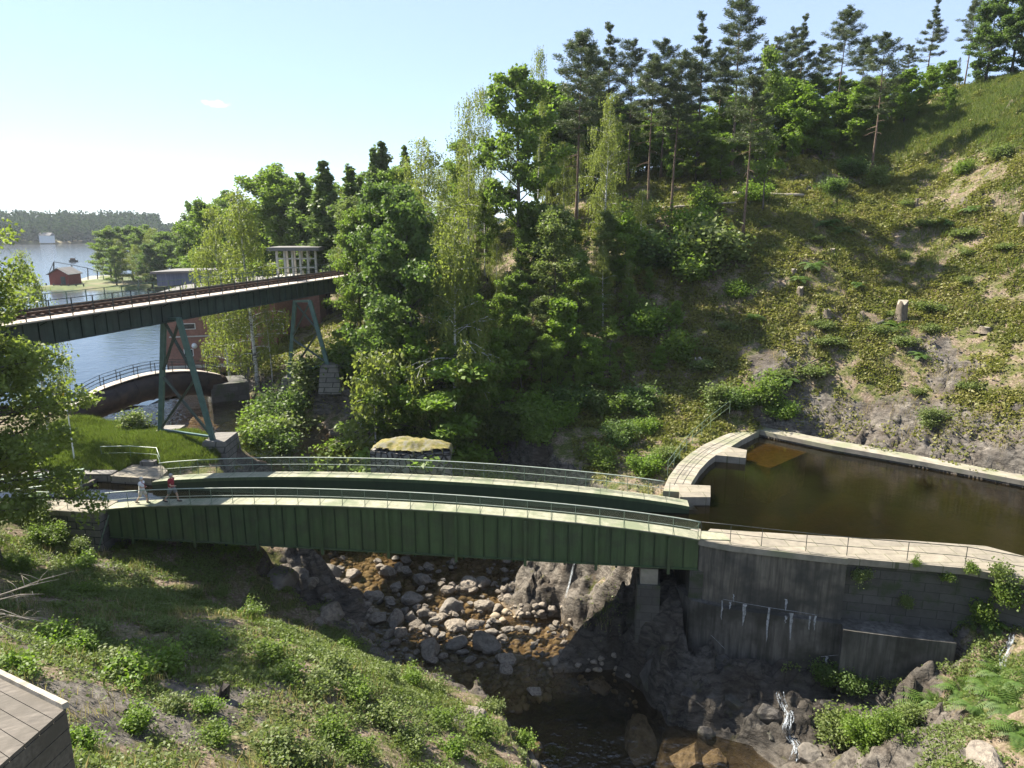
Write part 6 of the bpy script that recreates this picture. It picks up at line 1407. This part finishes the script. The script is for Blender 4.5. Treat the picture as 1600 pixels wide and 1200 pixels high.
for nm, lb, mt, sel in (('river_pebbles', 'amber stones lying on the shallow river bed', 'pebble', lambda z: z < RIVER_Z + .05), ('bank_gravel', 'grey cobbles and gravel along the river edge', 'rock_pale', lambda z: z >= RIVER_Z + .05)):
    L = [v for v in VV if sel(v[:, 2].mean())]; tag(raw_mesh(nm, np.concatenate(L), np.concatenate([F0 + i * len(V0) for i in range(len(L))]), M[mt], None, True), lb, None, None, 'stuff')
# waterfalls
def fall(name, label, pts, w):
    mb = MB(); rr = random.Random(int(pts[0].x * 10)); P = smooth_pts(pts, len(pts) * 4)
    for k in range(13):
        o = rr.uniform(-1, 1) * w; ph = rr.uniform(0, 6); a0 = int(rr.uniform(0, .25) * len(P)); a1 = int(rr.uniform(.75, 1) * len(P)); A = []; B = []
        for i in range(a0, a1):
            ww = w * .10 * (.35 + abs(math.sin(i * .9 + ph)) * rr.uniform(.4, 1.3)); c = P[i] + Vector((o + .35 * w * math.sin(i * .35 + ph), -.02 * k, .01 * k)); A.append(c - Vector((ww, 0, 0))); B.append(c + Vector((ww, -.02, 0)))
        if len(A) > 1: mb.strip(A, B)
    return tag(mb.build(name, M['foam'], None, None, True), label, 'waterfall')
def fallpts(q):
    out = []
    for u, v in q: p = march(u, v, 18); out.append(p - pray(u, v).normalized() * .12)
    return out
fall('waterfall', 'narrow white stream tumbling down the dark rock below the concrete wall', fallpts([(1218 + (v - 1078) * .22 + 5 * math.sin(v * .12), v) for v in range(1078, 1200, 9)]), .20)
fall('waterfall', 'thin white cascade over the rocks at the right edge below the masonry wall', fallpts([(1580 - (v - 985) * .30, v) for v in range(985, 1075, 9)]), .22)
fall('waterfall', 'thin trickle falling in the dark cleft under the aqueduct', fallpts([(897 - (v - 880) * .25, v) for v in range(880, 938, 8)]), .05)
fall('waterfall', 'white riffle in the shaded stream behind the far railing', fallpts([(478, 711), (486, 714), (494, 718), (502, 723)]), .35)
# ------------------------------------------------------------------ stumps, logs, dead branches
def stump(u, v, h, r, label, mat='stump', lean=(0, 0)):
    q = march(u, v, 15); rr = random.Random(int(u)); t = thing('tree_stump', label, 'stump', (q.x, q.y, q.z - .15)); mb = MB(); n = 14; rings = []
    for i, (f, k) in enumerate(((0, 1.7), (.08, 1.35), (.22, 1.08), (.6, .95), (1.0, .9))):
        rings.append([(math.cos(a * 6.2832 / n) * r * k * (1 + .18 * math.sin(a * 2.3 + u) * (1.6 - f)) + lean[0] * f * h, math.sin(a * 6.2832 / n) * r * k + lean[1] * f * h, f * h + (.12 * h * math.sin(a * 1.7 + u) if f == 1 else 0) - .1) for a in range(n)])
    vs_ = [p for rg in rings for p in rg]; fs = [(i * n + k, i * n + (k + 1) % n, (i + 1) * n + (k + 1) % n, (i + 1) * n + k) for i in range(4) for k in range(n)]; mb.add(vs_, fs); mb.build('bark', M[mat], t, None, True)
    mb = MB(); mb.add([(p[0] * .985, p[1] * .985, p[2] - .015) for p in rings[-1]], [tuple(range(n))]); mb.build('cut_face', M['wood_dead' if mat == 'stump' else mat], t)
stump(1407, 505, 2.1, .48, 'tall weathered tree stump standing on the open heath slope')
stump(1091, 572, 1.0, .38, 'grey cut stump in shade at the left end of the slope')
stump(1292, 492, .75, .3, 'small cut stump left of the tall weathered one')
stump(1240, 428, .7, .28, 'small dark stump high on the heath slope')
stump(1300, 396, .7, .3, 'pale cut stump among the bilberries below the fallen log')
stump(1250, 460, .9, .3, 'ragged stump beside a rock on the heath slope')
stump(1598, 350, 1.2, .35, 'stump cut by the right picture edge')
stump(1540, 515, .5, .5, 'broad low stump right of the tall weathered one')
stump(1432, 322, 1.0, .16, 'thin pale snag near the top of the heath slope')
stump(345, 1092, .75, .2, 'charred black stump leaning on the near bank', 'stump_dark', (.25, 0))
stump(205, 1120, .4, .3, 'short black stump beside the bare rock on the near bank', 'stump_dark')
def log(name, label, a, b, r0, r1, mat='wood_dead', side=0):
    P = [a.lerp(b, i / 8) for i in range(9)]; rr = random.Random(int(a.x * 7)); P = [p + Vector((rr.uniform(-.05, .05), rr.uniform(-.05, .05), rr.uniform(-.03, .03))) for p in P]
    mb = MB(); mb.tube(P, [r0 + (r1 - r0) * i / 8 for i in range(9)], 7)
    for k in range(side):
        p = P[rr.randint(2, 7)]; d = Vector((rr.uniform(-1, 1), rr.uniform(-1, .2), rr.uniform(.1, .9))); L = rr.uniform(.3, .9); mb.tube([p, p + d * L * .5, p + d * L + Vector((0, 0, -.1))], [r1 * .9, r1 * .6, r1 * .2], 4)
    return tag(mb.build(name, M[mat], None, None, True), label, 'log')
L_ = lambda u, v, up_=.2: march(u, v, 30) + Vector((0, 0, up_))
log('fallen_log', 'long pale fallen trunk lying below the ridge pines', L_(1145, 309, .5), L_(1256, 312, .5), .22, .16)
log('fallen_log', 'thin grey fallen trunk at the wood edge left of the pale one', L_(1035, 330, .4), L_(1150, 322, .4), .13, .09)
log('fallen_log', 'broken log leading down from the tall stump', L_(1330, 526), L_(1396, 500), .16, .22, 'wood_grey')
log('fallen_log', 'slim stick lying on the litter of the steep slope', L_(1250, 578), L_(1310, 548), .06, .04, 'wood_grey')
def brush(name, label, base, tips, r):
    mb = MB(); rr = random.Random(len(tips))
    for tp in tips:
        m1 = base.lerp(tp, .4) + Vector((rr.uniform(-.1, .1), 0, rr.uniform(0, .25))); m2 = base.lerp(tp, .72) + Vector((rr.uniform(-.1, .1), 0, rr.uniform(0, .2))); mb.tube([base, m1, m2, tp], [r, r * .75, r * .5, r * .15], 5)
        for k in range(3):
            s = m1.lerp(tp, rr.uniform(.1, .8)); e = s + Vector((rr.uniform(-.5, .5), rr.uniform(-.3, .3), rr.uniform(-.1, .5))) * 1.1; mb.tube([s, s.lerp(e, .5) + Vector((0, 0, .05)), e], [r * .35, r * .25, r * .08], 4)
    return tag(mb.build(name, M['wood_dead'], None, None, True), label, 'branch')
brush('dead_branch', 'bleached dead branch reaching in at the left edge over the bank', px(-60, 962, Y=20), [px(116, 892, Y=21), px(92, 905, Y=20.5), px(70, 928, Y=20)], .032)
brush('dead_branch', 'thin bleached branch below the larger one at the left edge', px(-50, 962, Y=19), [px(72, 966, Y=19.5), px(80, 972, Y=19)], .02)
brush('dead_branch', 'dry twigs trailing at the left edge above the timber parapet', px(-50, 975, Y=16), [px(60, 1010, Y=16.5), px(48, 990, Y=16)], .018)
brush('dead_branch', 'bare grey brushwood of a fallen crown on the shaded river bank', px(612, 652, Y=59.5), [px(512, 672, Y=58), px(520, 690, Y=57), px(540, 702, Y=56.5), px(505, 702, Y=57), px(560, 700, Y=56.5), px(530, 665, Y=58.5)], .06)
# ------------------------------------------------------------------ the two walkers
def person(label, P, face, hgt, cfg):
    """one skinned body in mid stride; clothes and hair are children"""
    k = hgt / 1.75; t = tag(bpy.data.objects.new('person', None), label, 'person'); bpy.data.objects.remove(t)
    import bmesh
    V = []; E = []; Rr = []
    def v(x, y, z, r): V.append((x * k, y * k, z * k)); Rr.append(r * k); return len(V) - 1
    def e(a, b): E.append((a, b)); return b
    pel = v(0, 0, .95, .13); wa = e(pel, v(.01, 0, 1.10, .125)); ch = e(wa, v(.03, 0, 1.32, .145)); nk = e(ch, v(.05, 0, 1.48, .062)); hd = e(nk, v(.075, 0, 1.56, .07)); h2 = e(hd, v(.08, 0, 1.64, .095)); e(h2, v(.07, 0, 1.71, .075))
    e(h2, v(.175, 0, 1.63, .016))                                                # nose
    st = cfg['stride']
    for s in (1, -1):
        f = st * s; hp = e(pel, v(0, .10 * s, .90, .105)); kn = e(hp, v(.20 * f + .05, .10 * s, .50, .062)); an = e(kn, v(.36 * f - (.04 if f > 0 else .10), .10 * s, .10 if f > 0 else .15, .042)); toe = e(an, v(.36 * f + .15 - (.0 if f > 0 else .08), .11 * s, .045, .036))
        shd = e(ch, v(.03, .19 * s, 1.39, .066)); a = cfg['arm'][0 if s > 0 else 1]; el = e(shd, v(.03 + a[0], .25 * s, a[1], .045)); wr = e(el, v(.03 + a[2], (.24 - a[4]) * s, a[3], .030)); pm = e(wr, v(.03 + a[2] + (a[2] - a[0]) * .25, (.24 - a[4]) * s, a[3] + (a[3] - a[1]) * .25, .028))
        dx = (a[2] - a[0]); dz = (a[3] - a[1]); L = math.hypot(dx, dz) or 1; dx /= L; dz /= L
        for i, ln in enumerate((.07, .08, .076, .06)):
            o = (i - 1.5) * .019; q = V[pm]; b = e(pm, v(q[0] / k + dx * ln * .5, q[1] / k + o, q[2] / k + dz * ln * .5, .009)); e(b, v(q[0] / k + dx * ln * .8 + .02, q[1] / k + o, q[2] / k + dz * ln * .95, .008))
        q = V[wr]; e(wr, v(q[0] / k + dx * .05 + .03, q[1] / k - .02 * s, q[2] / k + dz * .05, .010))
    me = bpy.data.meshes.new('person'); me.from_pydata(V, E, []); o = bpy.data.objects.new('person', me); col.objects.link(o)
    sk = o.modifiers.new('skin', 'SKIN'); sk.use_smooth_shade = True
    for i, sv in enumerate(me.skin_vertices[0].data): sv.radius = (Rr[i], Rr[i]); sv.use_root = (i == 0)
    ss = o.modifiers.new('sub', 'SUBSURF'); ss.levels = 1; ss.render_levels = 1; me.materials.append(M['skin'])
    o.location = P; o.rotation_euler = (0, 0, face); tag(o, label, 'person')
    def cloth(name, segs, mat):
        mb = MB()
        for pts, rad in segs: mb.tube([Vector(p) * k for p in pts], [r * k for r in rad], 12)
        c = mb.build(name, M[mat], o, None, True); return c
    def jt(i): return tuple(c / k for c in V[i])
    a0, a1 = cfg['arm']
    sh_l = [([(0.03, .0, 1.42), (.03, .13, 1.425), (.03, .20, 1.39), (.03 + a0[0] * .6, .235, 1.39 + (a0[1] - 1.39) * .6)], [.09, .095, .092, .078]), ([(0.03, .0, 1.42), (.03, -.13, 1.425), (.03, -.20, 1.39), (.03 + a1[0] * .6, -.235, 1.39 + (a1[1] - 1.39) * .6)], [.09, .095, .092, .078])]
    cloth('shirt', [([(0, 0, .90), (.005, 0, 1.0), (.01, 0, 1.12), (.03, 0, 1.30), (.04, 0, 1.42), (.05, 0, 1.475)], [.165, .172, .168, .178, .14, .075])] + sh_l, cfg['shirt'])
    cloth('shorts', [([(0, 0, .98), (0, 0, .84)], [.17, .175])] + [([(0, .09 * s, .92), (.10 * st * s + .025, .10 * s, .72), (.17 * st * s + .045, .10 * s, .56)], [.125, .115, .10]) for s in (1, -1)], cfg['shorts'])
    cloth('shoe', [([(.36 * st - .10, .10, .075), (.36 * st + .02, .105, .06), (.36 * st + .17, .11, .045)], [.05, .055, .04])], 'shoe'); cloth('shoe', [([(-.36 * st - .20, -.10, .12), (-.36 * st - .06, -.105, .07), (-.36 * st + .09, -.11, .05)], [.05, .055, .04])], 'shoe')
    cloth('hair', [([(.045, 0, 1.58), (.05, 0, 1.66), (.058, 0, 1.735), (.06, 0, 1.775)], [.09, .112, .10, .05])], cfg['hair'])
    if cfg.get('bag'): cloth('shoulder_strap', [([(.19, .13, 1.12), (.215, .03, 1.28), (.15, -.10, 1.45), (-.02, -.12, 1.44), (-.15, .0, 1.28)], [.022] * 5)], 'bag_red'); cloth('bag', [([(.10, .17, 1.0), (.12, .19, 1.12)], [.07, .08])], 'bag_red')
    return o
def onwalk(u):
    best = min(range(0, 400), key=lambda i: abs(proj(aq(AQ_LEN * i / 400, .42, aq_top(AQ_LEN * i / 400)))[0] - u)); x = AQ_LEN * best / 400; return aq(x, .42, aq_top(x) + .012)
person('white haired woman in white top and pale shorts walking on the aqueduct', onwalk(223), AQ_ANG, 1.62, dict(stride=.75, arm=((-.10, 1.12, .10, 1.08, .04), (.12, 1.14, .30, 1.18, .06)), shirt='shirt_white', shorts='shorts_pale', hair='hair_white', bag=True))
person('grey haired man in dark red shirt and grey shorts striding along the aqueduct', onwalk(269), AQ_ANG, 1.75, dict(stride=.95, arm=((-.14, 1.12, -.06, .90, .0), (.10, 1.10, .30, 1.10, .05)), shirt='shirt_red', shorts='shorts_grey', hair='hair_grey'))
# air: faint haze fading the far shore
hb = MB(); hb.box((-300, 560, 32), (2400, 1800, 92)); hz_ = hb.build('haze', None); hm = bpy.data.materials.new('haze'); hm.use_nodes = True; hn = hm.node_tree.nodes; hn.remove(hn['Principled BSDF']); hv = hn.new('ShaderNodeVolumePrincipled'); hv.inputs['Color'].default_value = (.80, .88, 1, 1); hv.inputs['Density'].default_value = .00011; hv.inputs['Anisotropy'].default_value = .3
hm.node_tree.links.new(hv.outputs[0], hn['Material Output'].inputs['Volume']); hz_.data.materials.append(hm); tag(hz_, None, None, None, 'stuff')
# prototypes are only used through their copies
for o in PROTO_ALL:
    for ch in list(o.children): bpy.data.objects.remove(ch)
    bpy.data.objects.remove(o)
